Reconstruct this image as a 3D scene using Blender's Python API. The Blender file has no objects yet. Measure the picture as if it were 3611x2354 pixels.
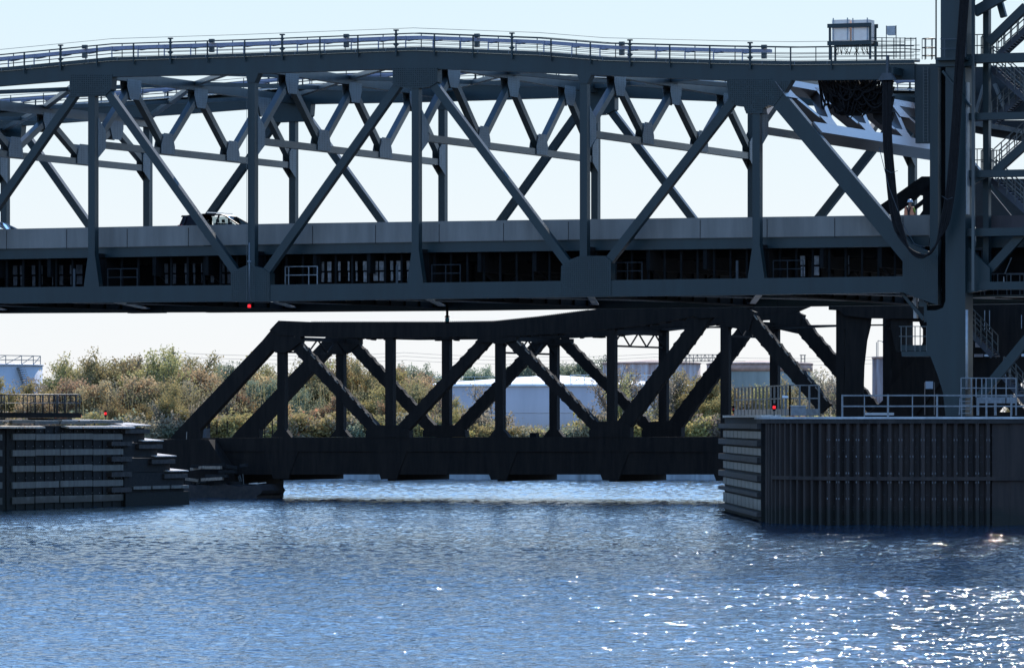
import bpy, bmesh, math, random
import numpy as np
from mathutils import Vector, Matrix
R = math.radians
random.seed(7)
HAZE = False
rng = np.random.default_rng(11)
sc = bpy.context.scene

# ------------------------------------------------------------------ camera
PW, PH = 3611.0, 2354.0        # size of the photograph
CX, HOR = 1805.5, 1480.0       # optical centre, horizon row
F = 18460.0                    # focal length in photograph pixels
CZ = 5.2                       # eye height above the water
cam = bpy.data.cameras.new('camera'); camo = bpy.data.objects.new('camera', cam)
sc.collection.objects.link(camo)
camo.location = (0, 0, CZ); camo.rotation_euler = (R(90), 0, 0)
cam.sensor_width = 36.0; cam.lens = 36.0 * F / PW
cam.shift_y = (HOR - PH / 2) / PW
cam.clip_start = 1.0; cam.clip_end = 20000
sc.camera = camo
sc.render.resolution_x = 1024; sc.render.resolution_y = 667

# ------------------------------------------------------------------ light
SUN_EL, SUN_AZ = 33.5, 9.0     # azimuth measured from +Y towards +X
world = bpy.data.worlds.new('World'); sc.world = world; world.use_nodes = True
nt = world.node_tree; nt.nodes.clear()
o_ = nt.nodes.new('ShaderNodeOutputWorld'); bg = nt.nodes.new('ShaderNodeBackground')
sky = nt.nodes.new('ShaderNodeTexSky'); sky.sky_type = 'NISHITA'; sky.sun_disc = False
sky.sun_elevation = R(SUN_EL); sky.sun_rotation = R(SUN_AZ)
sky.altitude = 0; sky.air_density = 1.0; sky.dust_density = 0.7; sky.ozone_density = 1.6
bg.inputs['Strength'].default_value = 0.115
# hand-set sky gradient, brightened above the view for the water, over faint physical sky
wtc = nt.nodes.new('ShaderNodeTexCoord'); wsx = nt.nodes.new('ShaderNodeSeparateXYZ'); wrp = nt.nodes.new('ShaderNodeValToRGB')
SKY = [(0.0, (.90, .925, .96)), (.025, (.85, .92, .985)), (.082, (.70, .88, .99)), (.14, (.90, 1.42, 2.1)), (.24, (.62, 1.28, 2.4)), (.42, (.30, .70, 1.5)), (1.0, (.14, .34, .9))]
while len(wrp.color_ramp.elements) < len(SKY): wrp.color_ramp.elements.new(.5)
for e_, (p_, c_) in zip(wrp.color_ramp.elements, SKY): e_.position = p_; e_.color = (*c_, 1)
wsc = nt.nodes.new('ShaderNodeVectorMath'); wsc.operation = 'SCALE'; wsc.inputs['Scale'].default_value = 1 / .115
wmx = nt.nodes.new('ShaderNodeMix'); wmx.data_type = 'RGBA'; wmx.inputs['Factor'].default_value = .94
nt.links.new(wtc.outputs['Generated'], wsx.inputs[0]); nt.links.new(wsx.outputs['Z'], wrp.inputs[0]); nt.links.new(wrp.outputs[0], wsc.inputs[0])
nt.links.new(sky.outputs[0], wmx.inputs['A']); nt.links.new(wsc.outputs[0], wmx.inputs['B']); nt.links.new(wmx.outputs['Result'], bg.inputs[0])
nt.links.new(bg.outputs[0], o_.inputs[0])
sl = bpy.data.lights.new('sun', 'SUN'); sl.energy = 4.8; sl.angle = R(0.55); sl.color = (1.0, .95, .87)
so = bpy.data.objects.new('sun', sl); sc.collection.objects.link(so)
sd = Vector((math.sin(R(SUN_AZ)) * math.cos(R(SUN_EL)), math.cos(R(SUN_AZ)) * math.cos(R(SUN_EL)), math.sin(R(SUN_EL))))
so.rotation_euler = sd.to_track_quat('Z', 'Y').to_euler(); so.location = (0, 0, 200)
sc.view_settings.view_transform = 'Standard'; sc.view_settings.look = 'None'
sc.view_settings.gamma = 1; sc.view_settings.exposure = 0.0

# ------------------------------------------------------------------ helpers
def mat(name, col, rough=.6, metal=0., var=.25, scale=3., col2=None, bump=0., streak=False, spec=.5, trans=0., emit=None, es=0.):
    m = bpy.data.materials.new(name); m.use_nodes = True
    n = m.node_tree; b = n.nodes['Principled BSDF']
    b.inputs['Roughness'].default_value = rough; b.inputs['Metallic'].default_value = metal
    b.inputs['Specular IOR Level'].default_value = spec
    tc = n.nodes.new('ShaderNodeTexCoord'); nz = n.nodes.new('ShaderNodeTexNoise')
    nz.inputs['Scale'].default_value = scale; nz.inputs['Detail'].default_value = 6; nz.inputs['Roughness'].default_value = .65
    mp = n.nodes.new('ShaderNodeMapping')
    if streak: mp.inputs['Scale'].default_value = (1, 1, .12)
    n.links.new(tc.outputs['Object'], mp.inputs[0]); n.links.new(mp.outputs[0], nz.inputs['Vector'])
    rp = n.nodes.new('ShaderNodeValToRGB')
    c2 = col2 if col2 else tuple(c * (1 - var) for c in col); c1 = col if col2 else tuple(min(1, c * (1 + var)) for c in col)
    rp.color_ramp.elements[0].color = (*c2, 1); rp.color_ramp.elements[0].position = .36
    rp.color_ramp.elements[1].color = (*c1, 1); rp.color_ramp.elements[1].position = .64
    n.links.new(nz.outputs[0], rp.inputs[0]); n.links.new(rp.outputs[0], b.inputs['Base Color'])
    if bump:
        bp = n.nodes.new('ShaderNodeBump'); bp.inputs['Strength'].default_value = bump; bp.inputs['Distance'].default_value = .05
        n.links.new(nz.outputs[0], bp.inputs['Height']); n.links.new(bp.outputs[0], b.inputs['Normal'])
    if emit:
        b.inputs['Emission Color'].default_value = (*emit, 1); b.inputs['Emission Strength'].default_value = es
    return m

M = {}
M['steel'] = mat('blue_green_steel_paint', (.0085, .0225, .0255), .45, spec=.42, var=.16, scale=1.2, streak=True)
M['steel_mid'] = mat('sunlit_tone_steel_paint', (.046, .060, .062), .36, var=.2, scale=1.5, streak=True)  # lighter than the steel paint: sunlit sheen of sway frames put into the colour
M['galv'] = mat('galvanised_steel', (.17, .18, .19), .45, .3, var=.25, scale=4)
M['galv_light'] = mat('pale_galvanised_steel', (.36, .35, .34), .4, .2, var=.15, scale=3)
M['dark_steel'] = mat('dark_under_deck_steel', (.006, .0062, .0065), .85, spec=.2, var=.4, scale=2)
M['old_steel'] = mat('old_black_rusted_steel', (.0135, .0092, .0065), .85, spec=.25, var=.4, scale=3, streak=True, bump=.3)
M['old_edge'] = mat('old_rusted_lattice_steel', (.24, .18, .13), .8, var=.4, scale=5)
M['parapet'] = mat('weathered_concrete_parapet', (.21, .185, .16), .85, var=.16, scale=1.1, streak=True, bump=.2)
M['concrete'] = mat('pale_pier_concrete', (.42, .42, .42), .85, var=.2, scale=2, bump=.3)
M['concrete_dark'] = mat('stained_dark_concrete', (.026, .022, .02), .9, var=.45, scale=1.2, streak=True, bump=.4)
M['pile'] = mat('dark_rusted_sheet_pile', (.030, .019, .015), .8, var=.45, scale=1.5, streak=True, bump=.3)
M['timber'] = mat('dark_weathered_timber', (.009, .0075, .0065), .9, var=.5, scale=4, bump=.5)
M['timber_top'] = mat('sunlit_tone_timber', (.62, .55, .48), .9, var=.3, scale=5, bump=.3)  # pale colour carries the sunlight on the plank tops
M['plastic'] = mat('grey_plastic_lumber', (.10, .11, .105), .55, var=.3, scale=2.2, streak=False)
M['plastic_pale'] = mat('pale_rubbing_board', (.115, .118, .108), .5, var=.3, scale=2.5, streak=True)
M['rubber'] = mat('black_cable_rubber', (.009, .007, .007), .7, spec=.2, var=.3, scale=6)
M['cabinet'] = mat('white_cabinet_paint', (.96, .74, .60), .5, var=.08, scale=2)
M['bolt'] = mat('dull_bolt_head', (.30, .31, .33), .5, .4, var=.2)
M['roof_w'] = mat('white_tank_roof', (.80, .74, .68), .7, var=.1, scale=.6)
M['tank_w'] = mat('white_tank_paint', (.50, .42, .40), .6, var=.08, scale=.4, streak=True)
M['tank_l'] = mat('clean_white_tank_paint', (.46, .45, .46), .6, var=.05, scale=.4, streak=True)
M['tank_r'] = mat('rust_streaked_tank_paint', (.62, .52, .48), .8, col2=(.30, .15, .10), scale=.9, streak=True)
M['tank_roof_r'] = mat('rust_red_tank_roof', (.42, .25, .19), .8, var=.3, scale=.7)
M['tank_g'] = mat('grey_green_tank_paint', (.26, .24, .19), .75, var=.25, scale=.5, streak=True)
M['silo'] = mat('patchy_pink_grey_concrete', (.33, .26, .25), .85, col2=(.15, .08, .06), scale=1.4, streak=True)
M['rail_w'] = mat('white_handrail_paint', (.66, .66, .66), .5, var=.05)
M['black_paint'] = mat('black_car_paint', (.006, .005, .008), .5, var=.1, spec=.15)
M['silver_paint'] = mat('blue_silver_car_paint', (.12, .13, .15), .3, .3, var=.05)
M['tyre'] = mat('tyre_rubber', (.012, .012, .012), .8)
M['chrome'] = mat('silver_trim', (.6, .6, .62), .2, .9, var=.05)
M['tail'] = mat('red_tail_lamp_lens', (.45, .02, .02), .25)
M['red_glow'] = mat('red_lamp_glow', (.8, .02, .02), .3, emit=(1, .015, .02), es=.9)
M['green_glass'] = mat('teal_lamp_lens', (.01, .16, .2), .2)
M['skin'] = mat('skin', (.30, .17, .12), .6, var=.05)
M['hat'] = mat('white_hard_hat', (.55, .60, .66), .35, var=.03)
M['vest'] = mat('orange_safety_vest', (.75, .30, .17), .8, var=.08)
M['vest_stripe'] = mat('lime_shirt_fabric', (.28, .42, .06), .8, var=.08)
M['harness'] = mat('black_harness_webbing', (.015, .015, .018), .8)
M['trousers'] = mat('dark_work_trousers', (.03, .035, .05), .9)
M['bark'] = mat('grey_brown_bark', (.17, .14, .115), .9, var=.3, scale=6)
M['asphalt'] = mat('asphalt', (.05, .05, .05), .9, var=.2)
M['wire'] = mat('dark_wire', (.12, .12, .13), .6)

def tide(m, z0=.75):      # dark algae band left by the tide on piles and boards
    n = m.node_tree; b = n.nodes['Principled BSDF']; src = b.inputs['Base Color'].links[0].from_socket
    g = n.nodes.new('ShaderNodeNewGeometry'); sx = n.nodes.new('ShaderNodeSeparateXYZ'); nz = n.nodes.new('ShaderNodeTexNoise'); nz.inputs['Scale'].default_value = 1.3
    ad = n.nodes.new('ShaderNodeMath'); ad.operation = 'ADD'; mr = n.nodes.new('ShaderNodeMapRange')
    mr.inputs[1].default_value = z0 + .35; mr.inputs[2].default_value = z0 + .8; mr.inputs[3].default_value = .8; mr.inputs[4].default_value = 0
    n.links.new(g.outputs['Position'], sx.inputs[0]); n.links.new(g.outputs['Position'], nz.inputs['Vector'])
    n.links.new(sx.outputs['Z'], ad.inputs[0]); n.links.new(nz.outputs[0], ad.inputs[1]); n.links.new(ad.outputs[0], mr.inputs[0])
    mx = n.nodes.new('ShaderNodeMix'); mx.data_type = 'RGBA'; mx.inputs['B'].default_value = (.007, .009, .005, 1)
    n.links.new(mr.outputs[0], mx.inputs['Factor']); n.links.new(src, mx.inputs['A']); n.links.new(mx.outputs['Result'], b.inputs['Base Color'])
for k_ in ('pile', 'timber', 'plastic_pale', 'plastic'): tide(M[k_])

def glass():
    m = bpy.data.materials.new('car_window_glass'); m.use_nodes = True; n = m.node_tree
    b = n.nodes['Principled BSDF']; b.inputs['Base Color'].default_value = (.75, .9, .92, 1)
    b.inputs['Roughness'].default_value = .02; b.inputs['Transmission Weight'].default_value = 1.0; b.inputs['IOR'].default_value = 1.05
    return m
M['glass'] = glass()

def leafmat(name, cols, tr=.5):
    m = bpy.data.materials.new(name); m.use_nodes = True; n = m.node_tree
    b = n.nodes['Principled BSDF']; out = n.nodes['Material Output']
    mn = [sum(c[k] for c in cols) / len(cols) for k in range(3)]; cols = [tuple(c[k] * .55 + mn[k] * .45 for k in range(3)) for c in cols]
    g = n.nodes.new('ShaderNodeNewGeometry'); rp = n.nodes.new('ShaderNodeValToRGB'); rp.color_ramp.interpolation = 'CONSTANT'
    while len(rp.color_ramp.elements) < len(cols): rp.color_ramp.elements.new(.5)
    for i, c in enumerate(cols):
        rp.color_ramp.elements[i].position = i / len(cols); rp.color_ramp.elements[i].color = (*c, 1)
    oi = n.nodes.new('ShaderNodeObjectInfo'); hs = n.nodes.new('ShaderNodeHueSaturation')
    mr = n.nodes.new('ShaderNodeMapRange'); mr.inputs[3].default_value = .75; mr.inputs[4].default_value = 1.25
    mh = n.nodes.new('ShaderNodeMapRange'); mh.inputs[3].default_value = .475; mh.inputs[4].default_value = .515
    n.links.new(oi.outputs['Random'], mr.inputs[0]); n.links.new(oi.outputs['Random'], mh.inputs[0])
    n.links.new(mr.outputs[0], hs.inputs['Value']); n.links.new(mh.outputs[0], hs.inputs['Hue'])
    n.links.new(g.outputs['Random Per Island'], rp.inputs[0]); n.links.new(rp.outputs[0], hs.inputs['Color'])
    n.links.new(hs.outputs[0], b.inputs['Base Color']); b.inputs['Roughness'].default_value = .8; b.inputs['Specular IOR Level'].default_value = .03
    t = n.nodes.new('ShaderNodeBsdfTranslucent'); gm_ = n.nodes.new('ShaderNodeGamma'); gm_.inputs[1].default_value = .88; n.links.new(hs.outputs[0], gm_.inputs[0]); n.links.new(gm_.outputs[0], t.inputs[0])
    mx = n.nodes.new('ShaderNodeMixShader'); mx.inputs[0].default_value = tr
    n.links.new(b.outputs[0], mx.inputs[1]); n.links.new(t.outputs[0], mx.inputs[2]); n.links.new(mx.outputs[0], out.inputs[0])
    return m
M['leaf_olive'] = leafmat('olive_leaves', [(0.336, 0.301, 0.115), (0.410, 0.339, 0.127), (0.251, 0.229, 0.101), (0.471, 0.376, 0.150), (0.407, 0.294, 0.135)])
M['leaf_yellow'] = leafmat('yellow_green_leaves', [(0.408, 0.339, 0.110), (0.469, 0.363, 0.122), (0.310, 0.265, 0.104), (0.516, 0.355, 0.131), (0.274, 0.230, 0.101)])
M['leaf_rust'] = leafmat('rusty_autumn_leaves', [(0.491, 0.310, 0.158), (0.410, 0.295, 0.163), (0.562, 0.312, 0.142), (0.375, 0.304, 0.153), (0.459, 0.355, 0.184)])
M['leaf_red'] = leafmat('red_and_green_leaves', [(0.338, 0.302, 0.132), (0.444, 0.284, 0.155), (0.624, 0.177, 0.103), (0.312, 0.278, 0.122), (0.447, 0.330, 0.165), (0.385, 0.304, 0.154)])
M['leaf_dark'] = leafmat('haze_tinted_green_leaves', [(0.232, 0.265, 0.164), (0.194, 0.230, 0.153), (0.281, 0.301, 0.175), (0.304, 0.302, 0.176)], .5)  # blue-green tint stands in for haze on the distant trees
M['leaf_dry'] = leafmat('dry_grey_brown_leaves', [(0.325, 0.258, 0.168), (0.386, 0.306, 0.190), (0.263, 0.208, 0.136), (0.424, 0.342, 0.211)], .5)

def tag(o, label=None, cat=None, group=None, kind=None):
    if label: o['label'] = label
    if cat: o['category'] = cat
    if group: o['group'] = group
    if kind: o['kind'] = kind
    return o
def thing(name, label, cat, loc=(0, 0, 0), group=None, kind=None):
    o = bpy.data.objects.new(name, None); sc.collection.objects.link(o); o.location = loc
    o.empty_display_size = .5
    return tag(o, label, cat, group, kind)

class MB:
    """collects shapes in world metres; build() links them as one mesh object"""
    def __init__(s): s.v = []; s.f = []; s.sm = []
    def poly(s, vs, fs, smooth=False):
        o = len(s.v); s.v += [tuple(v) for v in vs]; s.f += [tuple(i + o for i in f) for f in fs]; s.sm += [smooth] * len(fs); return s
    def hexa(s, a):  # 8 corners: bottom 4 then top 4
        return s.poly(a, [(3, 2, 1, 0), (4, 5, 6, 7), (0, 1, 5, 4), (1, 2, 6, 5), (2, 3, 7, 6), (3, 0, 4, 7)])
    def box(s, x0, x1, y0, y1, z0, z1):
        return s.hexa([(x0, y0, z0), (x1, y0, z0), (x1, y1, z0), (x0, y1, z0), (x0, y0, z1), (x1, y0, z1), (x1, y1, z1), (x0, y1, z1)])
    def beam(s, a, b, w, h, up=(0, 0, 1)):
        a = Vector(a); b = Vector(b); d = (b - a).normalized(); up = Vector(up)
        if abs(d.dot(up)) > .98: up = Vector((1, 0, 0)) if abs(d.x) < .9 else Vector((0, 1, 0))
        r = d.cross(up).normalized(); u = r.cross(d).normalized(); r *= w / 2; u *= h / 2
        return s.hexa([a - r - u, a + r - u, b + r - u, b - r - u, a - r + u, a + r + u, b + r + u, b - r + u])
    def tube(s, pts, r, n=6, r2=None, smooth=True):
        pts = [Vector(p) for p in pts]; vs = []; fs = []; m = len(pts)
        for i, p in enumerate(pts):
            d = (pts[min(i + 1, m - 1)] - pts[max(i - 1, 0)]).normalized()
            up = Vector((0, 0, 1)) if abs(d.z) < .9 else Vector((0, 1, 0))
            a = d.cross(up).normalized(); b = a.cross(d)
            rr = r if r2 is None else r + (r2 - r) * i / (m - 1)
            for k in range(n):
                t = 2 * math.pi * k / n; vs.append(p + a * math.cos(t) * rr + b * math.sin(t) * rr)
        for i in range(m - 1):
            for k in range(n):
                fs.append((i * n + k, i * n + (k + 1) % n, (i + 1) * n + (k + 1) % n, (i + 1) * n + k))
        fs.append(tuple(range(n))[::-1]); fs.append(tuple((m - 1) * n + k for k in range(n)))
        return s.poly(vs, fs, smooth)
    def lathe(s, c, prof, n=48, smooth=True):  # prof: (radius, z)
        vs = []; fs = []
        for r, z in prof:
            for k in range(n):
                t = 2 * math.pi * k / n; vs.append((c[0] + r * math.cos(t), c[1] + r * math.sin(t), c[2] + z))
        for i in range(len(prof) - 1):
            for k in range(n): fs.append((i * n + k, i * n + (k + 1) % n, (i + 1) * n + (k + 1) % n, (i + 1) * n + k))
        fs.append(tuple((len(prof) - 1) * n + k for k in range(n))); fs.append(tuple(range(n))[::-1])
        return s.poly(vs, fs, smooth)
    def prism(s, pts, fn, t0, t1):  # pts: list of (s,z); fn(s,t,z)
        n = len(pts)
        vs = [fn(p[0], t0, p[1]) for p in pts] + [fn(p[0], t1, p[1]) for p in pts]
        fs = [tuple(range(n)), tuple(range(2 * n - 1, n - 1, -1))]
        for i in range(n):
            j = (i + 1) % n; fs.append((i, i + n, j + n, j))
        return s.poly(vs, fs)
    def build(s, name, m, parent=None, fix=True):
        me = bpy.data.meshes.new(name)
        off = Vector(parent_world(parent)) if parent else Vector((0, 0, 0))
        me.from_pydata([tuple(Vector(v) - off) for v in s.v], [], s.f)
        me.materials.append(m)
        if any(s.sm): me.polygons.foreach_set('use_smooth', s.sm)
        if fix:
            bm = bmesh.new(); bm.from_mesh(me); bmesh.ops.recalc_face_normals(bm, faces=bm.faces); bm.to_mesh(me); bm.free()
        o = bpy.data.objects.new(name, me); sc.collection.objects.link(o)
        if parent: o.parent = parent
        return o
def parent_world(p):
    v = Vector(p.location)
    while p.parent: p = p.parent; v += Vector(p.location)
    return v
def solo(mb, name, m, loc, label, cat, group=None, kind=None):   # a one-mesh thing with its origin at loc
    o = mb.build(name, m)
    o.data.transform(Matrix.Translation(-Vector(loc))); o.location = loc
    return tag(o, label, cat, group, kind)

TH = math.atan(.404); ST, CT = math.sin(TH), math.cos(TH)
class Frame:      # s runs along the bridge to the right, t away from the viewer across it
    def __init__(s, x0, y0): s.x0, s.y0 = x0, y0
    def w(s, a, t, z): return (s.x0 + a * CT + t * ST, s.y0 - a * ST + t * CT, z)
    def sz(s, px, py, t=0.):
        a = (px - CX) / F; Y = (t + s.x0 * ST + s.y0 * CT) / (a * ST + CT); X = a * Y
        return ((X - s.x0) * CT - (Y - s.y0) * ST, CZ - (py - HOR) * Y / F)
    def P(s, pts, t=0.): return [s.sz(x, y, t) for x, y in pts]
def at(px, py, Y): return Vector(((px - CX) / F * Y, Y, CZ - (py - HOR) * Y / F))
NB = Frame(-13.94, 276.0)      # new lift bridge, origin at the third visible post
OB = Frame(-.88, 342.0)        # old bridge behind it
def line(a, b, w, ex0=0, ex1=0):   # quad strip round a centre line in (s,z)
    a = Vector(a); b = Vector(b); d = (b - a).normalized(); n = Vector((-d.y, d.x)) * w / 2; a = a - d * ex0; b = b + d * ex1
    return [tuple(a - n), tuple(b - n), tuple(b + n), tuple(a + n)]

# ================================================================== setting
def water():
    rows = []; y = 62.0
    while y < 470: rows.append(y); y += .085 * (y / 100) ** 1.2
    rows = np.array(rows); nc = 560; ang = np.linspace(-.128, .128, nc)
    Y, A = np.meshgrid(rows, ang, indexing='ij'); X = A * Y
    Z = np.zeros_like(X); g = np.random.default_rng(3)
    wv = []
    for lam, n, sl_ in ((9, 5, .004), (5, 8, .009), (2.6, 14, .019), (1.5, 18, .027), (.85, 20, .052), (.5, 20, .068)):
        for i in range(n): wv.append((lam * g.uniform(.72, 1.38), sl_ / math.sqrt(n) * 1.41))
    # patches of rougher and smoother water
    pat = 1 + .14 * np.sin(X * .11 + Y * .05 + 1) * np.sin(Y * .043 - X * .06) + .15 * np.sin(Y * .16 + 2 * np.sin(X * .07))
    for lam, sl_ in wv:
        k = 2 * math.pi / lam; d = g.normal(-1.35, .95); ph = g.uniform(0, 6.28)
        th = k * (X * math.cos(d) + Y * math.sin(d)) + ph + .6 * np.sin(X * k * .13 + ph) 
        w = np.sin(th); Z += sl_ / k * (w + .25 * np.cos(2 * th) * (lam < 6))
    Z = Z * pat * (1 + .9 * np.clip((Y - 335) / 70, 0, 1))   # the open reach beyond the bridges is breezier
    nr = len(rows); v = np.stack([X, Y, Z], -1).reshape(-1, 3).astype(np.float32)
    i = np.arange((nr - 1) * nc).reshape(nr - 1, nc)[:, :-1].ravel()
    f = np.stack([i, i + 1, i + 1 + nc, i + nc], 1)
    b = len(v); e = .128
    ex = np.array([(-60, -60, -.02), (60, -60, -.02), (62 * e, 62, -.02), (-62 * e, 62, -.02), (-900, -60, -.02), (-900, 500, -.02),
                   (-470 * e, 470, -.02), (900, -60, -.02), (900, 500, -.02), (470 * e, 470, -.02), (-64, 500, -.02), (64, 500, -.02)], np.float32)
    ef = np.array([(0, 1, 2, 3), (4, 0, 3, 6), (4, 6, 10, 5), (1, 7, 9, 2), (7, 8, 11, 9), (6, 9, 11, 10)]) + b
    v = np.concatenate([v, ex]); f = np.concatenate([f, ef])
    me = bpy.data.meshes.new('water'); me.vertices.add(len(v)); me.vertices.foreach_set('co', v.ravel())
    me.loops.add(f.size); me.loops.foreach_set('vertex_index', f.ravel().astype(np.int32))
    me.polygons.add(len(f)); me.polygons.foreach_set('loop_start', np.arange(0, f.size, 4, dtype=np.int32))
    me.polygons.foreach_set('use_smooth', np.ones(len(f), bool)); me.update(); me.validate()
    m = bpy.data.materials.new('river_water'); m.use_nodes = True; n = m.node_tree; bs = n.nodes['Principled BSDF']
    bs.inputs['Base Color'].default_value = (.010, .030, .052, 1); bs.inputs['Roughness'].default_value = .07; bs.inputs['IOR'].default_value = 1.333
    tc = n.nodes.new('ShaderNodeTexCoord'); prev = None
    for sc1, dist, sx in ((2.6, .055, .6), (6.5, .026, .7)):
        nz = n.nodes.new('ShaderNodeTexNoise'); nz.inputs['Scale'].default_value = sc1; nz.inputs['Detail'].default_value = 3; nz.inputs['Roughness'].default_value = .55
        mp = n.nodes.new('ShaderNodeMapping'); mp.inputs['Scale'].default_value = (sx, 1, 1); mp.inputs['Rotation'].default_value = (0, 0, .25)
        bp = n.nodes.new('ShaderNodeBump'); bp.inputs['Strength'].default_value = 1; bp.inputs['Distance'].default_value = dist
        n.links.new(tc.outputs['Object'], mp.inputs[0]); n.links.new(mp.outputs[0], nz.inputs['Vector']); n.links.new(nz.outputs[0], bp.inputs['Height'])
        if prev: n.links.new(prev.outputs[0], bp.inputs['Normal'])
        prev = bp
    n.links.new(prev.outputs[0], bs.inputs['Normal'])
    me.materials.append(m)
    o = bpy.data.objects.new('water', me); sc.collection.objects.link(o); tag(o, kind='structure')
water()

gm = mat('ground_soil_and_dry_grass', (.11, .10, .06), .95, var=.4, scale=.3)
g = MB(); g.poly([(-3000, 458, 1.15), (3000, 458, 1.15), (3000, 9000, 1.2), (-3000, 9000, 1.2)], [(0, 1, 2, 3)])
g.poly([(-3000, 456.5, -1), (3000, 456.5, -1), (3000, 458, 1.15), (-3000, 458, 1.15)], [(0, 1, 2, 3)])
tag(g.build('ground', gm), kind='structure')
b_ = MB(); b_.box(-70, 70, 455.4, 456.4, -1, 1.3)
for i in range(70): b_.box(-70 + i * 2.0, -69.75 + i * 2.0, 455.15, 455.4, -1, 1.25)
solo(b_, 'seawall', mat('grey_seawall_concrete', (.30, .32, .33), .9, var=.25, scale=.8, streak=True), (0, 456, 0), 'low grey seawall along the far bank, seen under the old bridge', 'seawall')
# ================================================================== new lift bridge
L = 9.39; W = 25.9
def span():
    T = thing('lift_bridge_span', 'large dark blue-green steel truss span carrying the road across the picture', 'bridge', NB.w(5, 13, 11.5))
    far = lambda a, t, z: NB.w(a, W + .5 - t, z)
    near = NB.w
    def both(name, pts, t0, t1, m='steel', only=None):
        r = []
        if only != 'far': r.append(MB().prism(pts, near, t0, t1).build(name, M[m], T))
        if only != 'near': r.append(MB().prism(pts, far, t0, t1).build(name, M[m], T))
        return r
    P = NB.P
    # chords
    topb = [(-37.6, 21.6), (-28.17, 22.55)] + P([(0, 303), (399, 271), (866, 261), (1383, 243), (1543, 243), (1900, 256.5), (2563, 284.6), (2792, 283.6), (3225, 280)])
    topt = P([(3225, 224), (2800, 229), (2556, 225), (2136, 214), (1900, 195), (1459, 178), (866, 200), (399, 214), (0, 252)]) + [(-28.17, 23.4), (-37.6, 22.45)]
    both('top_chord', topb + topt, 0, .55)
    both('bottom_chord', [(-37.6, 11.55)] + P([(0, 1068), (1000, 1059.6), (1900, 1047), (2611, 1038.6), (3200, 1030)]) + P([(3200, 973.5), (1900, 991), (1000, 1003), (0, 1013)]) + [(-37.6, 12.4)], 0, .55)
    # thin cover plates on the chords
    both('chord_flange', P([(0, 1069.5), (1000, 1061), (1900, 1048.5), (2611, 1040), (3174, 1032), (3174, 1030.2), (1900, 1047.2), (1000, 1059.8), (0, 1068.2)]), -.06, .61)
    # posts
    pl = [(-3, 23.3), (-2, 23), (-1, 24), (0, 24), (1, 24), (2, 23.3), (3, 22.8)]
    for k, zt in pl:
        s0 = k * L
        pts = [(s0, zt - .5), (s0, 14.0)]
        if k % 2 == 0: pts += [(s0, 11.9), (s0 + .40, 11.9)]
        else: pts += [(s0 - .02, 13.9), (s0 - .24, 12.45), (s0 - .24, 12.0), (s0 + .64, 12.0), (s0 + .64, 12.45), (s0 + .42, 13.9)]
        pts += [(s0 + .40, 14.0), (s0 + .40, zt - .5)]
        both('vertical_post', pts, .02, .48)
    # diagonals from their measured centre lines
    D = [((54, 626), (266, 322), .42), ((607, 650), (385, 338), .42), ((1152, 650), (1401, 297), .42), ((1789, 650), (1532, 307), .42), ((2290, 730), (2586, 349), .44)]
    for a, b, w_ in D:
        A = Vector(NB.sz(*a)); B = Vector(NB.sz(*b)); d = (B - A) / (B.y - A.y)
        lo = A + d * (12.45 - A.y); hi = A + d * (min(B.y + .9, 23.3) - A.y)
        both('diagonal_brace', line(lo, hi, w_), .04, .46)
    A = Vector(NB.sz(607, 650)); B = Vector(NB.sz(385, 338))   # panel beyond the left frame edge
    off = Vector((-2 * L, 0)); d = (B - A) / (B.y - A.y)
    both('diagonal_brace', line(A + d * (12.4 - A.y) + off, A + d * (22.0 - A.y) + off, .42), .04, .46)
    A = Vector(NB.sz(3087, 759)); B = Vector(NB.sz(2765, 374)); d = (B - A) / (B.y - A.y)
    both('end_diagonal', line(A + d * (12.9 - A.y), A + d * (22.2 - A.y), .88), .0, .52)
    dA, dd = A, d
    # upper gussets
    G = [[(585, 262), (585, 318), (597, 326), (583, 341), (628, 341), (738, 339), (880, 339), (938, 318), (941, 262)]]
    g1 = [(246, 262), (246, 320), (251, 322), (240, 341), (273, 341), (310, 339), (345, 338), (370, 338), (393, 315), (397, 262)]
    g3 = [(1385, 238), (1385, 294), (1400, 306), (1421, 309), (1452, 312), (1490, 310), (1516, 307), (1543, 290), (1543, 238)]
    g5 = [(2563, 278), (2569, 349), (2598, 374), (2623, 376), (2632, 401), (2691, 400), (2691, 382), (2714, 372), (2729, 374), (2770, 320), (2792, 284)]
    for g_ in (g1, g3, g5): both('gusset_plate', P(g_), -.03, .58)
    both('gusset_plate', [(a - 2 * L, z - .9) for a, z in P(g1)], -.03, .58)
    # small haunches where the lighter posts meet the top chord
    for k, xs in ((0, (866, 873, 898, 912)), (2, (2035, 2046, 2071, 2086))):
        y0 = 258 if k == 0 else 261
        both('gusset_plate', P([(xs[0], y0), (xs[1], y0 + 34), (xs[2], y0 + 34), (xs[3], y0)]), -.02, .56)
    # lower gussets
    l0 = [(815, 961), (840, 948), (878, 932), (928, 946), (952, 963), (952, 1060.5), (815, 1062)]
    l2 = [(1980, 938), (2010, 915.5), (2046, 902), (2136, 902), (2155, 919), (2155, 1043.5), (1976, 1046)]
    for g_ in (l0, l2): both('gusset_plate', P(g_), -.04, .60)
    both('gusset_plate', [(a - 2 * L, z) for a, z in P(l0)], -.04, .60)
    lend = [(3184, 919), (3184, 1030.5), (3225, 1047), (3275, 1064), (3308, 1075), (3308, 905), (3218, 860)]
    both('gusset_plate', P(lend), -.05, .60)
    # end post and ladder bay
    both('end_post', P([(3279, 225), (3279, 1000), (3308, 1000), (3308, 225)]), .0, .56)
    both('end_panel', P([(3222, 226), (3226, 505), (3304, 505), (3304, 226)]), .1, .5, 'steel')
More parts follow.
